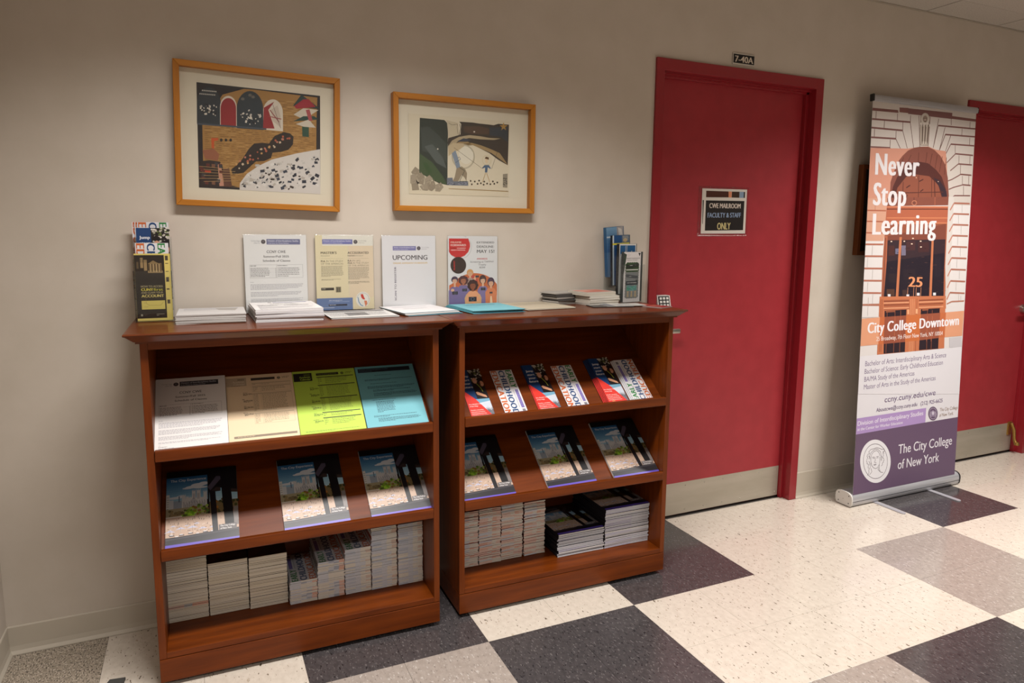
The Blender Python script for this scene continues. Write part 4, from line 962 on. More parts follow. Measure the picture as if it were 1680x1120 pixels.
A = Art(.126, .19, (40, 30, 30)); A.rect(0, .5, .45, 1, (84, 44, 26)); A.up(); A.poly([(.1, 1), (.5, .6), (1, .5), (1, .8)], (52, 34, 30)); DKCV = A.mesh('front_cover', GLOSS)
for i_, (x, yf, n, top) in enumerate(((-.6825, -.2205, 42, None), (-.5530, -.2225, 36, DKCV), (-.4235, -.2295, 36, DKCV))):
    w_ = ('leftmost', 'second', 'third')[i_]
    pile(1, x, yf, .1142, n, .0052, .126, .19, bk + ([bkp] if i_ == 9 else []), 'booklet', 'thick cream-edged booklet in the %s pile from the left, bottom shelf of left bookcase' % w_, 'booklet', 'cream booklets, %s pile' % w_, .0008, .0012, top, 'dark-covered booklet on top of the %s cream pile on the left bookcase' % w_, seed=10 + i_)
pk_ = [o for o in bpy.data.objects if o.get('group') == 'cream booklets, leftmost pile']
pk_[9].data = bkp; pk_[9]['label'] = 'booklet with pink and grey bands on its edge, low in the leftmost cream pile'; pk_[10].data = bkp; pk_[10]['label'] = 'pink-banded booklet just above the other one in the leftmost cream pile'
ECT = EC
def brv(tag_, segsets, covers, t, bow): return [leaf_mesh(tag_, .0935, .216, t, sg, cv, bow=bw, side=sd) for sg in segsets for (cv, sd) in covers for bw in bow]
br1 = brv('brochure', ([WH, WB, GB, PK], [WH, WH, WB, PK2], [WB, WH, WH, WH], [WB, GB, WB, PK]), (((222, 218, 220), (70, 52, 50)), ((222, 218, 220), (196, 192, 190))), .0051, (.0, .0003))
br1b = brv('brochure', ([WB, WB, WH, WH], [WH, WB, WB, WH], [(190, 196, 210), WB, WH, (214, 190, 176)]), (((222, 218, 220), (150, 60, 40)), ((222, 218, 220), (206, 204, 202))), .0051, (.0, .0003))
nm = ('fourth', 'fifth', 'sixth', 'seventh', 'rightmost')
for i_, (x, yf, n, vs_, top) in enumerate(((-.2925, -.2555, 15, br1, 1), (-.1965, -.2565, 25, br1, 1), (-.1000, -.2565, 31, br1b, 1), (-.0035, -.2600, 43, br1b, 0), (.0955, -.2620, 43, br1b, 0))):
    pile(1, x, yf, .1142, n, .0055, .0935, .216, vs_, 'brochure', 'narrow white brochure seen edge-on in the %s pile, bottom shelf of left bookcase' % (nm[i_] + (' from left' if i_ < 4 else '')), 'brochure', 'brochures, %s pile on the left bookcase' % nm[i_], .0016, .0025, ECT if top else None, 'early childhood brochure topping the %s pile from left on the bottom shelf' % nm[i_], True, 30 + i_)
br2 = brv('leaflet', ([WH, WH, PK2, PK2], [PK2, PK2, WH, WH], [WH, WH, WH, WH], [PK, PK2, WH, PK2], [(206, 210, 218), WB, WH, WH], [PK2, WH, PK, PK2]), (((150, 40, 40), (90, 34, 34)), ((222, 214, 206), (190, 180, 172))), .0055, (.0004, .0012))
nm2 = ('leftmost', 'second', 'third', 'fourth')
for i_, (x, yf, n) in enumerate(((.3320, -.2470, 38), (.4285, -.2470, 38), (.5260, -.2435, 39), (.6270, -.2430, 38))):
    pile(2, x, yf, .1142, n, .0060, .0935, .216, br2, 'leaflet', 'folded leaflet with pink and white edges in the %s pile on the right bookcase' % nm2[i_], 'leaflet', 'pink-edged leaflets, %s pile' % nm2[i_], .0022, .003, seed=50 + i_)
mg = [leaf_mesh('magazine', .2159, .2794, .0066, sg, (30, 26, 30), bow=bw, side=(34, 30, 36)) for sg in ([WB], [(212, 212, 220)], [(198, 196, 214), WB], [(220, 218, 218)]) for bw in (0, .0008)]
pile(2, .7500, -.3080, .1142, 13, .0074, .2159, .2794, mg, 'magazine', 'magazine in the lower pile on the bottom shelf of the right bookcase', 'magazine', 'magazines, lower pile', .004, .004, CC, 'magazine with purple bottom stripe lying on top of the lower pile', seed=70)
pile(2, .9680, -.3120, .1142, 23, .0074, .2159, .2794, mg, 'magazine', 'magazine in the taller pile at the right end of the bottom shelf', 'magazine', 'magazines, taller pile', .002, .003, CC, 'magazine with purple bottom stripe lying on top of the taller pile', seed=71)

# ------------------------------------------------------------------ on top of the bookcases
TZ = 1.1259
def flat(x, y, z, rot=0): return Matrix.Translation((x, y, z)) @ Matrix.Rotation(R(rot), 4, 'Z')
def sheet_pile(name, x, y, rot, n, t, w, l, col, label, cat, group, jx=.002, jy=.003, top=None, tlabel=None, seed=1, pitch=None, jr=.6, z0=TZ, cols=None, sub=2, fan_=(0, 0)):
    rr = random.Random(seed); last = None; pitch = pitch or t + .0002
    vs_ = [block(w, l, t, c_, sub, .0006, seed + i, name) for i, c_ in enumerate(cols or [col, [q * .96 for q in col]])]
    for k in range(n):
        o = obj(name, rr.choice(vs_), None, flat(x + rr.uniform(-jx, jx) + fan_[0] * k, y + rr.uniform(-jy, jy) + fan_[1] * k, z0 + k * pitch, rot + rr.uniform(-jr, jr)))
        tag(o, label, cat, group); last = o
    if top:
        last['label'] = tlabel; obj('top_print', top, last, Matrix.Translation((0, 0, t)))
    return last
# folded newsletters beside the left leaflet rack
A = Art(.207, .205, (206, 202, 200)); A.rect(.08, .10, .9, .20, (176, 174, 178)); A.greek(.08, .28, .9, .42, 2, (168, 164, 166)); A.poly([(.55, .1), (.9, .15), (.85, .5), (.6, .4)], (170, 164, 158))
sheet_pile('newsletter', -.6045, -.252, -1.5, 9, .0030, .207, .205, (220, 217, 214), 'folded white newsletter in the low pile right of the tall leaflet rack', 'newsletter', 'pile of folded newsletters', .0022, .0026, A.mesh('top_print', PRINT), 'topmost folded newsletter with grey heading beside the leaflet rack', 3, .0033, cols=[(222, 219, 216), (198, 194, 190), (212, 208, 205)], sub=1)
# schedule packets
sheet_pile('packet', -.3685, -.2862, .6, 9, .0043, .2159, .252, (226, 223, 224), 'stapled white packet in the thick pile before the class schedule sign', 'packet', 'pile of schedule packets', .0025, .003, schedule(.2159, .252).mesh('top_print', PRINT), 'topmost schedule packet on the thick white pile before its sign', 5, .0046, 1.0, cols=[(228, 225, 226), (216, 214, 218), (222, 220, 222)], sub=2)
# newspapers
A = Art(.235, .20, (212, 210, 208)); A.rect(.03, .05, .97, .22, (110, 108, 110)); A.greek(.03, .3, .97, .9, 8, (130, 128, 130)); A.rect(.3, .35, .62, .8, (120, 118, 118))
sheet_pile('leaflet', -.128, -.284, .5, 3, .0016, .235, .20, (208, 206, 204), 'black and white printed leaflet lying before the beige degree sign', 'leaflet', 'leaflets before the degree sign', .004, .003, A.mesh('top_print', PRINT), 'topmost black and white leaflet before the beige degree sign', 6, .0019)
# sheets before the third sign
A = Art(.2159, .2629, (226, 222, 222)); A.greek(.15, .12, .85, .3, 4, (176, 172, 176)); A.greek(.3, .4, .7, .5, 2, (150, 146, 150))
sheet_pile('sheet_bundle', .1395, -.287, 8.0, 4, .0018, .2159, .245, (226, 224, 222), 'thin white bundle of sheets spread before the upcoming workshops sign', 'papers', 'sheets before the workshops sign', .003, .001, A.mesh('top_print', PRINT) if False else None, None, 7, .0021, 1.2, cols=[(226, 224, 222), (96, 160, 180), (206, 204, 200)], fan_=(-.0025, .0035))
last = sheet_pile('sheet_bundle', .128, -.272, 8.0, 1, .0014, .2159, .236, (90, 158, 178), 'blue-edged top bundle of sheets before the upcoming workshops sign', 'papers', None, 0, 0, None, None, 8, z0=TZ + .0086)
Aw = Art(.2159, .236, (228, 225, 226)); Aw.greek(.15, .15, .85, .3, 3, (186, 182, 188)); Aw.greek(.25, .42, .75, .5, 2, (160, 156, 162)); obj('top_print', Aw.mesh('top_print', PRINT), last, Matrix.Translation((0, 0, .0014)))
# light blue brochure sheets before the fourth sign
A = Art(.2159, .24, (116, 182, 194)); A.greek(.2, .12, .85, .34, 4, (70, 130, 150)); A.greek(.12, .5, .6, .56, 1, (70, 130, 150))
sheet_pile('blue_sheet_bundle', .3800, -.300, 3.0, 5, .0020, .2159, .248, (104, 182, 194), 'light blue bundle of sheets piled before the film festival sign', 'papers', 'light blue sheets', .004, .003, A.mesh('top_print', PRINT), 'topmost light blue bundle of sheets before the film festival sign', 9, .0024, 1.5, cols=[(100, 172, 186), (76, 144, 162), (108, 180, 192)])
# beige folders
A = Art(.2159, .25, (190, 178, 156)); A.greek(.1, .15, .9, .5, 6, (160, 148, 128))
sheet_pile('beige_sheet_bundle', .6220, -.272, 4.0, 3, .0017, .2159, .25, (196, 184, 158), 'flat beige bundle of sheets right of the light blue pile', 'papers', 'beige sheets', .004, .004, A.mesh('top_print', PRINT), 'topmost beige bundle of sheets right of the light blue pile', 12, .002, 1.2, cols=[(206, 194, 166), (222, 214, 196)])
# dark booklets, white booklets and flat leaflets at the right end
sheet_pile('dark_booklet', .836, -.118, 14, 10, .0046, .20, .095, (120, 114, 108), 'dark grey stapled booklet in the slanting pile left of the white booklets', 'booklet', 'dark grey booklets', .003, .003, None, None, 14, .0049, 3, cols=[(150, 145, 138), (84, 80, 77), (186, 180, 172)], sub=1, fan_=(-.0012, .0002))
A = Art(.150, .135, (206, 198, 190)); A.rect(.05, .1, .95, .9, (196, 122, 104)); A.up(); A.rect(.1, .2, .5, .6, (206, 150, 132)); A.greek(.1, .65, .9, .85, 3, (170, 80, 70))
sheet_pile('white_booklet', .940, -.2190 + .02, 5, 7, .0053, .150, .135, (226, 219, 206), 'thick white booklet in the lower pile beside the right leaflet rack', 'booklet', 'white booklets', .002, .002, None, None, 15, .0056, 1.5, cols=[(228, 222, 210), (218, 210, 196)], sub=2, z0=TZ)
sheet_pile('white_booklet', .932, -.1960, 9, 2, .0075, .150, .135, (222, 214, 200), 'white booklet lying skewed on the white pile beside the rack', 'booklet', None, .0, .0, A.mesh('top_print', PRINT), 'booklet with a reddish cover, topmost of the pile beside the rack', 16, .0078, 0, z0=TZ + .0396, cols=[(224, 216, 200)], sub=3)
A = Art(.11, .21, (60, 58, 58)); A.rect(.1, .1, .9, .5, (150, 140, 110)); A.up(); A.greek(.1, .6, .9, .85, 5, (190, 186, 180))
for k, (x, y, rot, c_, lb) in enumerate(((.905, -.282, 62, (200, 196, 190), 'flat leaflet lowest of the loose ones before the right-hand piles'), (.980, -.30, 74, (190, 186, 180), 'pale flat leaflet overlapping others at the front right of the tops'), )):
    pass
def loose(x, y, rot, w, l, t, col, label, art=None, z=TZ):
    o = obj('leaflet', block(w, l, t, col, 1, .0002, 3, 'leaflet'), None, flat(x, y, z, rot)); tag(o, label, 'leaflet')
    if art: obj('front_cover', art.mesh('front_cover', GLOSS), o, Matrix.Translation((0, 0, t)))
    return o
A1 = Art(.10, .175, (196, 192, 186)); A1.rect(0, 0, 1, .35, (120, 116, 112)); A1.up(); A1.greek(.1, .45, .9, .9, 6, (120, 118, 118))
A2 = Art(.10, .175, (48, 46, 48)); A2.poly([(.1, .1), (.9, .2), (.8, .6), (.2, .5)], (150, 140, 100)); A2.up(); A2.greek(.1, .7, .9, .9, 4, (206, 204, 200))
loose(1.090, -.292, 80, .085, .175, .003, (60, 56, 54), 'dark leaflet lying flat before the white booklets at the front edge', A2.__class__ and None)
loose(1.155, -.288, 84, .085, .175, .002, (212, 208, 202), 'pale leaflet lying over the dark one before the right leaflet rack', None, TZ + .0034)
A = Art(.10, .20, (150, 32, 38)); A.rect(.1, .1, .9, .32, (190, 96, 70)); A.rect(.15, .5, .85, .6, (196, 120, 96)); A.up(); A.greek(.15, .66, .8, .9, 6, (206, 140, 120))
loose(1.172, -.368, 22, .082, .150, .0022, (206, 196, 190), 'red leaflet lying flat at the right end of the bookcase top', None)
o = [q for q in bpy.data.objects if q.get('label') == 'red leaflet lying flat at the right end of the bookcase top'][0]
A = Art(.082, .150, (150, 32, 38)); A.rect(.1, .1, .9, .32, (190, 96, 70)); A.rect(.15, .5, .85, .6, (196, 120, 96)); A.up(); A.greek(.15, .66, .8, .9, 6, (206, 140, 120)); obj('front_cover', A.mesh('front_cover', GLOSS), o, Matrix.Translation((0, 0, .0022)))
A = Art(.085, .175, (52, 48, 50)); A.rect(.05, .4, .95, .62, (160, 150, 116)); A.up(); A.greek(.1, .7, .9, .9, 4, (206, 204, 200))
o = [q for q in bpy.data.objects if q.get('label', '').startswith('dark leaflet lying flat')][0]; obj('front_cover', A.mesh('front_cover', GLOSS), o, Matrix.Translation((0, 0, .003)))
A = Art(.085, .175, (214, 210, 204)); A.rect(.0, .0, 1, .2, (90, 96, 110)); A.greek(.1, .3, .9, .8, 8, (150, 148, 150))
o = [q for q in bpy.data.objects if q.get('label', '').startswith('pale leaflet lying over')][0]; obj('front_cover', A.mesh('front_cover', GLOSS), o, Matrix.Translation((0, 0, .002)))

# upright acrylic sign holders with their sheets
def sign(x, art, hlab, slab):
    w, h = .2159, .2794
    M = Matrix.Translation((x, -.0165, TZ + .0002)) @ Matrix.Rotation(R(-1.2), 4, 'X')
    r_ = root('sign_holder', M, hlab, 'sign holder', 'clear acrylic sign holders')
    MB().box(-.001, w + .001, -.0036, -.0024, 0.002, h + .0035, .0003).obj('front_panel', GLASS, r_)
    MB().box(-.001, w + .001, .0002, .0014, 0.002, h + .0035, .0003).obj('back_panel', GLASS, r_)
    MB().box(-.001, w + .001, -.012, .0014, 0.0, .002, .0003).obj('foot', GLASS, r_)
    s_ = root('notice_sheet', M @ Matrix.Translation((0, -.0006, .0026)), slab, 'notice', 'notices in clear holders')
    MB().box(0, w, -.0002, .0002, 0, h - .0006).obj('paper', EDGE if False else mat('plain_paper', (228, 225, 224), .7), s_)
    obj('print', art.mesh('print', PRINT), s_, Matrix.Translation((0, -.0003, 0)) @ Matrix.Rotation(R(90), 4, 'X'))
sign(-.3812, schedule(), 'clear holder with the white class schedule notice, leftmost of the four', 'white class schedule notice with purple header in the leftmost clear holder')
sign(-.1335, degree_sheet(), 'clear holder with the beige degree notice, second of the four', 'beige master\'s degree notice with a blue box at its foot')
sign(.1165, upcoming(), 'clear holder with the white workshops notice, third of the four', 'white notice headed upcoming in the third clear holder')
sign(.3850, festival(), 'clear holder with the film festival poster, rightmost of the four', 'film festival poster with red disc and drawn group of people with cameras')

# tiered leaflet racks
def rack(M, label, w=.110):
    r_ = root('leaflet_rack', M, label, 'rack', None); d = .132
    prof = [(0, 0), (0, .165)]
    for j in range(3): prof += [(.006 + .031 * (j + 1), .165 + .036 * j), (.006 + .031 * (j + 1), .165 + .036 * (j + 1))]
    prof += [(d, .273), (d, 0)]
    for x0 in (-.0016, w): MB().prism(prof, x0, x0 + .0016).obj('side_panel', GLASS, r_)
    for j in range(4):
        y = .0005 + .031 * j; z = .034 * j
        MB().box(0.0002, w - .0002, y, y + .0016, z + .001, z + .165, .0003).obj('pocket_front', GLASS, r_)
        MB().box(0.0002, w - .0002, y + .0018, y + .0305, z + .001, z + .0026).obj('pocket_floor', GLASS, r_)
    MB().box(0.0002, w - .0002, d - .0016, d, .001, .272, .0003).obj('back_panel', GLASS, r_)
    return r_
def in_rack(M, j, n, art, w, label, label2, edge, x0=.005, lean=2.0, t=.0022, dxj=0.0, group=None, dz=0, tilt=0.0):
    for k in range(n):
        front = k == n - 1
        y = .031 * j + .028 - k * (t + .0006)
        Mk = M @ Matrix.Translation((x0 + (0 if front else dxj * (n - 1 - k)), y, .034 * j + .0034 + dz - (0 if front else .0)) ) @ Matrix.Rotation(R(tilt), 4, 'Y') @ Matrix.Rotation(R(90), 4, 'X')
        printed('brochure', Mk, art, w, .2159, t, label if front else label2, 'brochure', group, edge, n=1)
RM1 = Matrix.Translation((-.7215, -.160, TZ + .0002))
rack(RM1, 'clear four-tier leaflet rack at the left end of the bookcases')
ACC = account_cover().mesh('front_cover', GLOSS)
in_rack(RM1, 3, 3, EC, .0927, 'early childhood brochure in the back pocket of the left rack', 'orange-edged brochure peeking out behind in the left rack\'s back pocket', (200, 100, 46), .012, dxj=-.008, group='brochures in the left rack')
in_rack(RM1, 2, 2, JC, .0927, 'blue and photo brochure in the second pocket from the back of the left rack', 'brochure hidden behind the blue one in the left rack', (40, 50, 70), .009, dxj=.004, group='brochures in the left rack')
in_rack(RM1, 1, 2, EC, .0927, 'early childhood brochure directly behind the black and yellow one', 'brochure hidden behind the front early childhood one in the left rack', (70, 60, 60), .006, dxj=.004, group='brochures in the left rack')
in_rack(RM1, 0, 3, ACC, .104, 'black and yellow account brochure in the front pocket of the left rack', 'yellow brochure behind the front account brochure', (216, 196, 110), .003, group='brochures in the left rack')
RM2 = Matrix.Translation((1.134, -.1560, TZ + .0002)) @ Matrix.Rotation(R(10), 4, 'Z')
rack(RM2, 'clear four-tier leaflet rack at the right end beside the red door', .119)
RC = [rack_cover(i).mesh('front_cover', GLOSS) for i in range(4)]
in_rack(RM2, 3, 5, RC[0], .104, 'pale blue and grey brochure in the back pocket of the right rack', 'blue-edged brochure in the right rack\'s back pocket', (44, 84, 122), .002, group='brochures in the right rack', dxj=-.0010, tilt=-5.0, dz=.001)
in_rack(RM2, 2, 5, RC[1], .104, 'dark blue brochure with yellow line in the right rack', 'dark-edged brochure in the right rack\'s second pocket from the back', (28, 30, 38), .003, group='brochures in the right rack', tilt=-2.5, dz=.001)
in_rack(RM2, 1, 6, RC[2], .104, 'brochure with a blue skyline picture in the right rack', 'black-edged brochure behind the skyline one in the right rack', (26, 24, 26), .004, group='brochures in the right rack')
in_rack(RM2, 0, 6, RC[3], .112, 'white and green guidance leaflet in the front pocket of the right rack', 'leaflet behind the white and green one in the right rack', (70, 72, 70), .0035, group='brochures in the right rack')

# ------------------------------------------------------------------ roll-up banner
BWD = .828; BHT = 2.045
A = Art(BWD, BHT, (224, 221, 226))
Q = quad_map((1434.5, 163.7), (1599.3, 188.3), (1565.7, 776), (1396.8, 812.5))
def crop(ox, oy, k): return lambda p: Q((ox + p[0] / k, oy + p[1] / k))
c1, c2, c3, c4 = crop(1420, 150, 6.22), crop(1410, 320, 6.22), crop(1400, 480, 7.0), crop(1395, 660, 6.59)
ST = (206, 196, 188); STL = (222, 216, 214); MO = (122, 80, 76)
A.M = None
A.rect(0, 0, 1, .655, (0, 0, 0)) if False else None
A.M = c3; yb0 = c3((65, 695))[1]; A.M = None
A.rect(0, 0, 1, .25, ST); A.rect(0, .25, 1, yb0, STL); A.up()
# courses on the left and right piers
A.M = c1
def pl(pts, w, col): A.line(pts, w, col)
for pts in ([(85, 165), (350, 215), (360, 165)], ): pass
A.poly([(85, 160), (340, 190), (345, 218), (82, 188)], MO); A.poly([(355, 165), (445, 172), (442, 222), (355, 212)], (128, 84, 80)); A.poly([(445, 175), (880, 232), (875, 292), (440, 230)], (124, 84, 82)); A.poly([(875, 262), (1112, 300), (1112, 325), (872, 290)], MO)
pl([(78, 270), (465, 312)], .009, MO); pl([(70, 355), (385, 392)], .009, MO); pl([(62, 450), (320, 472)], .009, MO); pl([(55, 545), (260, 560)], .008, MO)
for a_, b_ in (((122, 195), (118, 272)), ((335, 225), (332, 298)), ((205, 290), (200, 370)), ((388, 312), (386, 395)), ((105, 370), (100, 455)), ((320, 395), (318, 475)), ((262, 480), (258, 555)), ((466, 245), (462, 318))): pl([a_, b_], .004, (110, 78, 72))
for pts in ([(462, 318), (495, 570)], [(386, 395), (432, 570)], [(318, 475), (385, 620)], [(258, 560), (345, 665)], [(548, 250), (556, 560)], [(660, 265), (640, 555)], [(745, 285), (690, 570)], [(808, 370), (750, 600)], [(865, 450), (800, 640)]): pl(pts, .004, (110, 78, 72))
pl([(740, 352), (1108, 395)], .008, MO); pl([(690, 570), (740, 352)], .004, (110, 78, 72)); pl([(810, 442), (1102, 472)], .008, MO); pl([(750, 600), (810, 442)], .005, (110, 78, 72)); pl([(865, 538), (1095, 560)], .008, MO); pl([(800, 660), (865, 538)], .005, MO); pl([(912, 634), (1085, 654)], .008, MO); pl([(820, 725), (912, 634)], .006, MO); pl([(940, 735), (1075, 748)], .008, MO); pl([(860, 800), (940, 735)], .006, MO); pl([(965, 838), (1070, 850)], .008, MO); pl([(825, 905), (880, 885), (965, 838)], .006, MO); pl([(985, 942), (1062, 950)], .008, MO); pl([(845, 985), (895, 965), (985, 942)], .006, MO); pl([(900, 1048), (1058, 1052)], .007, MO); pl([(855, 1100), (900, 1048)], .006, MO)
for a_, b_ in (((1055, 325), (1052, 388)), ((975, 390), (973, 460)), ((1052, 480), (1050, 552)), ((868, 290), (868, 352)), ((908, 550), (908, 634)), ((1055, 660), (1052, 745)), ((962, 745), (960, 838)), ((1045, 855), (1042, 945)), ((980, 855), (980, 940)), ((992, 955), (992, 1045)), ((946, 650), (944, 735))): pl([a_, b_], .004, (120, 90, 84))
A.up()
# carved keystone with a bearded head
A.poly([(565, 250), (655, 262), (650, 420), (640, 548), (560, 545), (556, 380)], (150, 134, 122)); A.up()
A.ell(610, 285, 42, 60, (196, 186, 174), 18); A.up(); A.ell(610, 285, 24, 34, (148, 128, 116), 14); A.up()
for x in (598, 620): A.ell(x, 278, 6, 4, (76, 58, 52), 8)
A.poly([(604, 285), (614, 285), (618, 300), (602, 300)], (186, 170, 156)); A.line([(600, 308), (620, 308)], .003, (84, 60, 54))
for k in range(6): A.poly([(566 + 15 * k, 340), (575 + 15 * k, 340), (572 + 12 * k, 530), (564 + 12 * k, 530)], (196, 184, 170) if k % 2 == 0 else (108, 92, 82))
for k in range(6): A.ell(570 + 16 * k, 330 + (k % 2) * 18, 10, 14, (206, 196, 184), 8)
for k in range(5): A.ell(572 + 14 * k, 522, 7, 18, (212, 200, 186), 8)
A.up()
# orange tinted arch ring and window
OR = (176, 98, 78)
A.poly([(55, 555), (430, 572), (495, 565), (560, 556), (640, 556), (720, 590), (815, 606), (826, 740), (830, 900), (845, 1120), (22, 1120)], (204, 144, 122)); A.up()
arc = [(250, 1120), (262, 900), (300, 790), (345, 690), (385, 640), (440, 590), (500, 565), (560, 556), (640, 560), (700, 590), (760, 650), (810, 740), (835, 870), (850, 1120)]
A.poly(arc, (132, 78, 66)); A.up()
for x0, x1 in ((470, 400), (545, 540), (628, 612), (680, 650), (730, 705), (780, 750), (822, 800), (395, 330)): pl([(x0, 600 + abs(x0 - 590) * .3), (x1, 720 + abs(x0 - 590) * .5)], .004, (92, 50, 42))
A.up(); A.poly([(262, 1120), (285, 950), (330, 850), (400, 760), (480, 715), (560, 705), (640, 722), (720, 790), (775, 860), (815, 980), (838, 1120)], (86, 46, 42)); A.up()
A.poly([(300, 1120), (330, 960), (420, 850), (520, 830), (650, 850), (740, 940), (790, 1120)], (142, 82, 64)); A.poly([(690, 860), (760, 900), (820, 1000), (836, 1110), (790, 1100), (760, 980)], (60, 44, 52)); A.up()
for a_, b_ in (((545, 840), (540, 1120)), ((675, 870), (672, 1120)), ((390, 900), (380, 1120)), ((330, 1010), (790, 1010))): pl([a_, b_], .005, (92, 50, 44))
for a_, b_ in (((420, 960), (460, 935)), ((550, 900), (590, 880)), ((430, 1030), (400, 1100)), ((560, 1000), (590, 980)), ((700, 880), (710, 1120))): pl([a_, b_], .006, (78, 42, 40))
A.ell(520, 862, 5, 7, (224, 180, 150), 6); A.ell(740, 905, 5, 5, (232, 196, 170), 6); A.ring(500, 1105, 22, 20, .004, (186, 110, 84), 16)
NSL = []
# lower part: left orange pier tint, frieze, dark glass, copper mullions
A.M = c2
A.poly([(85, 0), (290, 0), (285, 125), (275, 230), (262, 375), (250, 432), (62, 428)], (208, 158, 134)); A.up()
for k, y in enumerate((120, 230, 345)): pl([(78 - k * 6, y), (278 - k * 10, y + 8)], .007, (172, 100, 76))
for a_, b_ in (((170, 10), (168, 118)), ((150, 245), (146, 340))): pl([a_, b_], .004, (180, 116, 92))
A.poly([(290, 0), (905, 0), (905, 85), (288, 82)], (134, 78, 64)); A.poly([(286, 82), (908, 95), (895, 268), (268, 268)], (178, 100, 74)); A.up()
for y in (88, 112, 200, 250): pl([(285, y), (902, y + 12)], .006, (206, 128, 92) if y != 112 else (120, 66, 50))
pl([(560, 0), (560, 80)], .005, (96, 54, 48)); pl([(770, 0), (768, 85)], .006, (168, 98, 76)); A.ring(562, 55, 24, 22, .004, (200, 130, 100), 16)
A.poly([(268, 268), (895, 268), (872, 700), (870, 1000), (240, 1010)], (150, 86, 64)); A.up()
A.poly([(290, 385), (880, 270), (868, 640), (862, 1000), (248, 1000)], (128, 72, 58)); A.up()
A.poly([(288, 425), (885, 425), (862, 1000), (250, 1010)], (58, 42, 48)); A.up(); A.poly([(286, 640), (870, 560), (860, 1000), (252, 1010)], (40, 32, 42)); A.up()
for (x, y, w_, h_, c_) in ((370, 510, 50, 55, (112, 110, 134)), (430, 480, 45, 100, (120, 112, 132)), (300, 480, 60, 100, (78, 46, 44)), (480, 440, 90, 90, (76, 48, 50)), (600, 450, 110, 100, (72, 44, 46)), (280, 920, 80, 70, (86, 58, 48)), (440, 930, 50, 60, (70, 50, 48)), (300, 760, 80, 90, (48, 38, 44)), (760, 600, 70, 200, (44, 36, 46)), (450, 720, 120, 110, (46, 36, 44))): A.rect(x, y, x + w_, y + h_, c_)
rr = random.Random(33)
for k in range(60): x = rr.uniform(280, 850); y = rr.uniform(440, 990); A.rect(x, y, x + rr.uniform(6, 40), y + 5, rr.choice([(70, 46, 50), (52, 44, 52), (84, 58, 54), (34, 28, 38)]))
A.up()
for (x, y) in ((330, 438), (460, 438), (625, 440), (548, 410), (628, 498), (536, 465)): A.ell(x, y, 10, 6, (240, 214, 190), 8)
CP = (196, 120, 84)
A.poly([(412, 395), (436, 395), (398, 1000), (372, 1000)], CP); A.poly([(735, 430), (756, 430), (735, 1000), (710, 1000)], CP); A.poly([(262, 375), (292, 385), (282, 640), (248, 1010), (225, 1010), (240, 640)], (176, 102, 74)); A.poly([(882, 268), (908, 262), (880, 700), (872, 1000), (855, 1000), (862, 700)], (172, 98, 70)); A.up()
for t in (0, 1): pl([(268 + 8 * t, 400), (236 + 8 * t, 1000)], .003, (110, 60, 48))
A.poly([(905, 0), (960, 0), (950, 180), (935, 520), (905, 1000), (880, 1090), (872, 700)], (212, 204, 198)); A.up()
for k in range(9):
    y = 65 + 105 * k + k * k * .9; xl = 925 - k * 4; pl([(960 - k * 5, y), (1115 - k * 6, y + 8)], .009, (170, 110, 92)); pl([(xl - 5, y + 70), (960 - k * 5, y)], .009, (190, 130, 112))
    pl([(1040 - k * 4 - 30 * (k % 2), y + 10), (1038 - k * 4 - 30 * (k % 2), y + 98)], .003, (190, 180, 176)) 
for k, y in enumerate((462, 582, 706, 830, 955, 1078)): pl([(60 - 6 * k, y), (248 - 6 * k, y + 4)], .009, (176, 112, 92)); pl([(140 - 50 * (k % 2), y + 14), (134 - 50 * (k % 2), y + 112)], .003, (196, 188, 184))
A.up(); A.M = c1; A.textq('Never', (105, 822), (548, 850), 228, (226, 220, 222), .06); A.M = c2; A.textq('Stop', (142, 68), (478, 84), 238, (226, 220, 222), .06); A.textq('Learning', (135, 366), (778, 370), 226, (228, 222, 224), .06)
A.textq('25', (495, 896), (640, 902), 105, (226, 150, 106), .03)
for x in (495, 555, 580, 628): pl([(x, 905), (x - 4, 998)], .0035, (206, 140, 104))
for x, y in ((305, 985), (494, 990), (600, 975), (764, 975)): A.rect(x - 14, y - 14, x + 14, y + 14, (226, 224, 228))
A.poly([(235, 1010), (875, 995), (880, 1040), (880, 1125), (205, 1125), (215, 1040)], (198, 122, 84)); A.up()
A.M = c3
A.poly([(305, 0), (1060, 0), (1055, 60), (1040, 600), (270, 672), (300, 80)], (196, 118, 82)); A.up()
A.poly([(350, 40), (640, 30), (650, 150), (350, 160)], (176, 104, 74)); A.poly([(750, 40), (1040, 20), (1000, 145), (755, 150)], (182, 108, 76)); A.up()
for y in (55, 75, 100, 135): pl([(350, y), (640, y - 6)], .006, (226, 160, 122) if y in (75, 135) else (140, 76, 54)); pl([(752, y - 6), (1030, y - 14)], .006, (226, 160, 122) if y in (75, 135) else (140, 76, 54))
for x in (660, 680, 700, 730, 318, 335): pl([(x, 30), (x - 20, 640)], .004, (146, 80, 56) if x % 20 else (222, 156, 116))
A.poly([(360, 165), (610, 150), (590, 640), (345, 660)], (46, 34, 42)); A.poly([(775, 150), (990, 140), (972, 605), (752, 620)], (46, 34, 42)); A.up()
for x0, x1 in ((480, 460), (545, 530), (850, 838), (905, 890), (390, 372)): pl([(x0, 160), (x1, 650)], .005, (132, 76, 56))
pl([(375, 175), (480, 170)], .008, (150, 88, 64)); pl([(790, 160), (860, 155)], .008, (150, 88, 64)); A.rect(620, 150, 640, 205, (232, 172, 130)); A.rect(715, 145, 738, 200, (232, 172, 130))
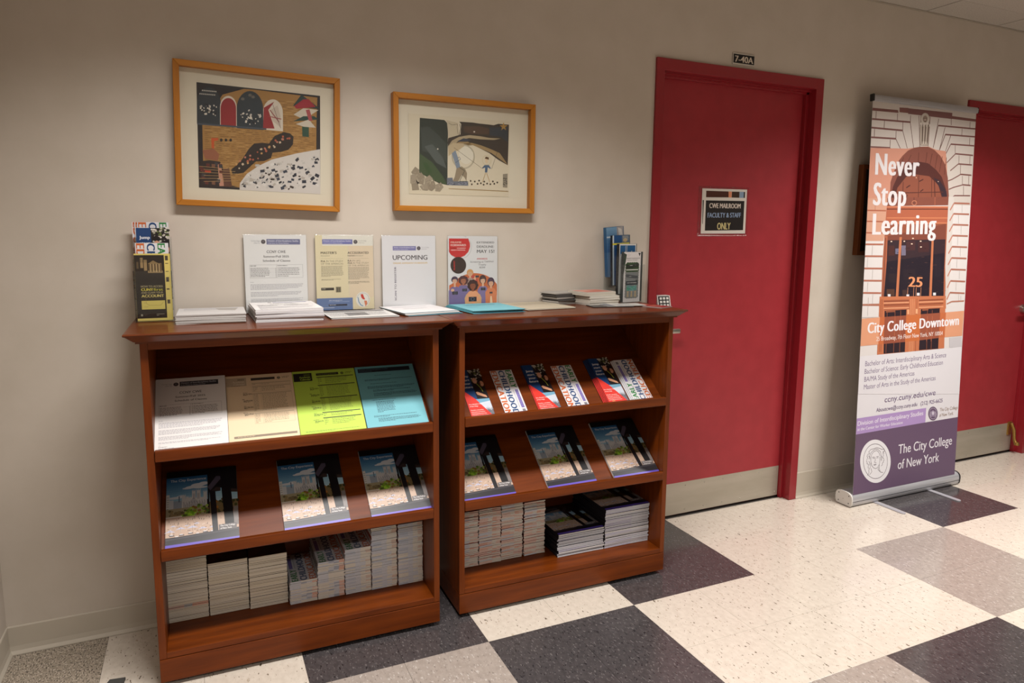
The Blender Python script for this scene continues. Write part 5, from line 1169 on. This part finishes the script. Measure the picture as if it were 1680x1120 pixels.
pl([(95, 92), (300, 88)], .008, (176, 120, 100)); pl([(90, 240), (300, 236)], .004, (196, 186, 182)); pl([(1070, 92), (1125, 66), (1265, 60)], .008, (180, 124, 104)); pl([(175, 10), (172, 90)], .003, (190, 182, 178)); pl([(1228, 0), (1226, 60)], .003, (190, 182, 178))
A.poly([(1100, 480), (1240, 470), (1238, 590), (1098, 592)], (200, 196, 200)); A.up()
# orange band with the name and address
A.poly([(83, 253), (305, 238), (1060, 188), (1265, 172), (1245, 458), (1045, 474), (285, 552), (68, 570)], (222, 158, 124)); A.up()
A.poly([(305, 238), (360, 234), (345, 546), (285, 552)], (196, 108, 66)); A.poly([(360, 234), (608, 218), (592, 524), (345, 546)], (150, 82, 62)); A.poly([(608, 218), (775, 207), (757, 508), (592, 524)], (200, 112, 66)); A.poly([(775, 207), (995, 192), (978, 480), (757, 508)], (156, 86, 64)); A.poly([(995, 192), (1060, 188), (1045, 474), (978, 480)], (196, 110, 70)); A.up()
for x0, x1 in ((480, 468), (545, 532), (850, 838), (905, 890)): pl([(x0, 228), (x1, 520)], .003, (190, 110, 80))
A.up()
A.textq('City College Downtown', (160, 422), (1206, 333), 128, (236, 232, 236), .05)
A.textq('25 Broadway, 7th Floor New York, NY 10004', (262, 512), (1022, 448), 52, (236, 226, 222), .006)
# white panel with text
A.poly([(60, 690), (1242, 585), (1215, 1130), (40, 1130)], (224, 221, 226)); A.up()
PT = (112, 92, 128)
A.textq('Bachelor of Arts: Interdisciplinary Arts & Science', (132, 804), (1062, 702), 62, PT); A.textq('Bachelor of Science: Early Childhood Education', (124, 894), (1024, 788), 60, PT); A.textq('BA/MA Study of the Americas', (120, 985), (698, 912), 60, PT); A.textq('Master of Arts in the Study of the Americas', (114, 1075), (940, 968), 60, PT)
A.M = crop(1360, 480, 2.947)
A.textq('ccny.cuny.edu/cwe', (267, 516), (514, 480), 29, PT); A.textq('Aboutcwe@ccny.cuny.edu   (212) 925-6625', (226, 564), (548, 515), 20, PT)
A.M = c4
A.poly([(-10, 328), (1180, 128), (1140, 800), (-20, 1030)], (104, 82, 108)); A.poly([(-10, 160), (55, 148), (818, 30), (808, 190), (48, 325), (-10, 335)], (174, 146, 198)); A.up()
A.textq('Division of Interdisciplinary Studies', (70, 228), (785, 108), 52, (232, 226, 238), .014); A.textq('at the Center for Worker Education', (66, 285), (562, 204), 34, (230, 224, 236), .014)
A.ell(892, 92, 51, 76, (104, 84, 110), 30); A.up(); A.ring(892, 92, 40, 60, .0022, (190, 180, 196), 26); A.ell(892, 92, 22, 36, (150, 134, 158), 16); A.up(); A.ell(892, 88, 12, 20, (206, 198, 212), 12)
for s_ in (-1, 1): pl([(892 + s_ * 22, 70), (892 + s_ * 30, 100), (892 + s_ * 20, 130)], .004, (196, 186, 202))
A.textq('The City College', (966, 68), (1158, 42), 38, (178, 160, 150)); A.textq('of New York', (960, 128), (1110, 106), 38, (178, 160, 150))
A.up(); A.ell(262, 622, 168, 242, (234, 232, 236), 48); A.up(); A.ring(262, 622, 132, 194, .0028, (96, 84, 92), 44)
LN = (96, 84, 92)
for pts in ([(215, 580), (212, 620), (222, 670), (240, 695), (262, 704), (285, 694), (305, 655), (312, 610), (310, 570)], [(215, 580), (222, 545), (245, 515), (275, 502), (300, 520), (312, 560)], [(205, 600), (200, 560), (212, 530), (235, 505), (265, 485), (290, 490), (318, 515), (325, 560), (322, 610)],
            [(200, 540), (190, 515), (215, 490), (245, 482), (275, 470), (310, 478), (335, 490), (360, 485), (362, 510), (345, 515), (358, 535)], [(258, 575), (262, 610), (252, 632), (262, 640), (272, 636)], [(242, 662), (258, 655), (272, 655), (258, 668), (242, 662)], [(232, 592), (242, 586), (252, 592)], [(274, 588), (286, 580), (296, 584)], [(228, 578), (252, 574)], [(272, 572), (298, 566)],
            [(212, 640), (205, 690), (188, 720), (192, 750), (172, 782)], [(214, 700), (222, 740), (195, 775)], [(305, 660), (302, 700), (315, 742), (345, 748)], [(298, 690), (290, 715), (320, 745)],
            [(195, 540), (178, 545), (170, 570), (180, 580), (170, 600), (164, 625), (172, 632), (168, 650), (185, 655), (180, 690), (188, 705)], [(345, 525), (350, 560), (340, 575), (352, 590), (358, 612), (348, 618), (350, 635), (338, 640), (340, 660), (325, 675)],
            [(185, 560), (200, 575), (190, 600)], [(190, 620), (200, 640), (195, 670)], [(330, 560), (335, 590), (328, 620)]): pl(pts, .0026, LN)
A.textq('The City College', (512, 540), (1095, 432), 108, (236, 232, 238), .008); A.textq('of New York', (505, 710), (955, 620), 108, (236, 232, 238), .008)
A.M = None
# clip print to the banner sheet
for i, (x, y, z) in enumerate(A.v): A.v[i] = (min(max(x, 0), BWD), min(max(y, 0), BHT), z)
bx0, by0, bz0 = 2.572, -.212, .066
br_ = root('rollup_banner', Matrix.Translation((bx0, by0, 0)), 'tall roll-up college banner on an aluminium base standing between the two red doors', 'banner')
lean = math.atan2(.125, 2.044); SHX = .036
MB_ = Matrix.Translation((0, 0, bz0)) @ Matrix.Rotation(R(90) - lean, 4, 'X')
SHM = Matrix(((1, SHX, 0, 0), (0, 1, 0, 0), (0, 0, 1, 0), (0, 0, 0, 1)))      # the sheet hangs slightly askew
pan = MB().box(0, BWD, -.02, BHT, -.0006, 0).obj('banner_sheet', VINYL if False else mat('white_vinyl', (222, 220, 224), .5), br_, MB_)
bp_ = obj('banner_print', A.mesh('banner_print', VINYL), pan); bp_.data.transform(SHM); pan.data.transform(SHM)
MT_ = MB_ @ Matrix.Translation((SHX * BHT, 0, 0))
rail = MB(); rail.prism([(BHT - .004, -.006), (BHT - .004, .008), (BHT + .004, .0115), (BHT + .020, .0115), (BHT + .027, .006), (BHT + .027, -.006)], -.001, BWD + .001)
rl = rail.obj('top_rail', ALU, br_, MT_, smooth=True)
MB().box(-.012, -.001, BHT - .006, BHT + .030, -.009, .014, .003).obj('rail_cap', BLACK, br_, MT_)
MB().box(BWD + .001, BWD + .006, BHT - .004, BHT + .027, -.007, .012, .002).obj('rail_cap', BLACK, br_, MT_)
# cassette: rounded profile
prof = []
for (p, q) in ((.000, .004), (-.006, .010), (-.009, .022), (-.0095, .040), (-.007, .056), (.001, .067), (.012, .073), (.030, .076), (.060, .076), (.078, .070), (.086, .058), (.088, .040), (.086, .018), (.080, .005)): prof.append((p, q))
MB().prism(prof, -.010, .862).obj('cassette', ALU, br_, smooth=True)
MB().box(-.008, .860, -.0104, -.0088, .029, .031).obj('cassette_groove', mat('dark_groove', (90, 90, 94), .5, .6), br_)
ec = [(p * 1.05 - .002, q * 1.03) for p, q in prof]
for x0 in (-.018, .862):
    e_ = MB().prism(ec, x0, x0 + .008).obj('end_cap', WHITEP if x0 < 0 else BLACK, br_, smooth=True)
    for (p, q) in ((.008, .02), (.07, .02), (.008, .06), (.07, .062), (.042, .036)):
        xx = x0 - .0006 if x0 < 0 else x0 + .008
        MB().tube([(xx, p, q), (xx + .0012, p, q)], .0032, 8).obj('screw', BLACK if q != .036 else NICK, e_)
for fx in (2.748, 3.190):
    b = MB(); pts = []; x = fx - bx0
    yy0, yy1 = .03, -.172
    ring_ = [(x - .015, yy0), (x + .015, yy0)] + [(x + .015 * math.cos(t), yy1 + .012 - .015 * math.sin(t)) for t in [math.pi * k / 8 for k in range(9)]]
    lo = [b.bm.verts.new((p[0], p[1], .0006)) for p in ring_]; hi = [b.bm.verts.new((p[0], p[1], .0045)) for p in ring_]
    b.bm.faces.new(lo[::-1]); b.bm.faces.new(hi)
    for i in range(len(lo)): b.bm.faces.new((lo[i], lo[(i + 1) % len(lo)], hi[(i + 1) % len(lo)], hi[i]))
    b.obj('foot', mat('foot_metal', (196, 194, 200), .4, .4), br_)
MB().tube([(.42, .055, .07), (.43, .105, 1.0), (.45, .150, 2.075)], .008, 10).obj('pole', ALU, br_)

# dark rubber wedge at the lower left
r_ = MB(); r_.prism([(0, 0.0006), (.11, .0006), (.11, .008), (.035, .030), (.012, .034), (0, .026)], 0, .045, 'x')
o = r_.obj('door_wedge', DARKG, None, Matrix.Translation((-.866, -.400, 0)) @ Matrix.Rotation(R(-8), 4, 'Z')); tag(o, 'dark grey rubber wedge lying on the floor left of the left bookcase', 'wedge')
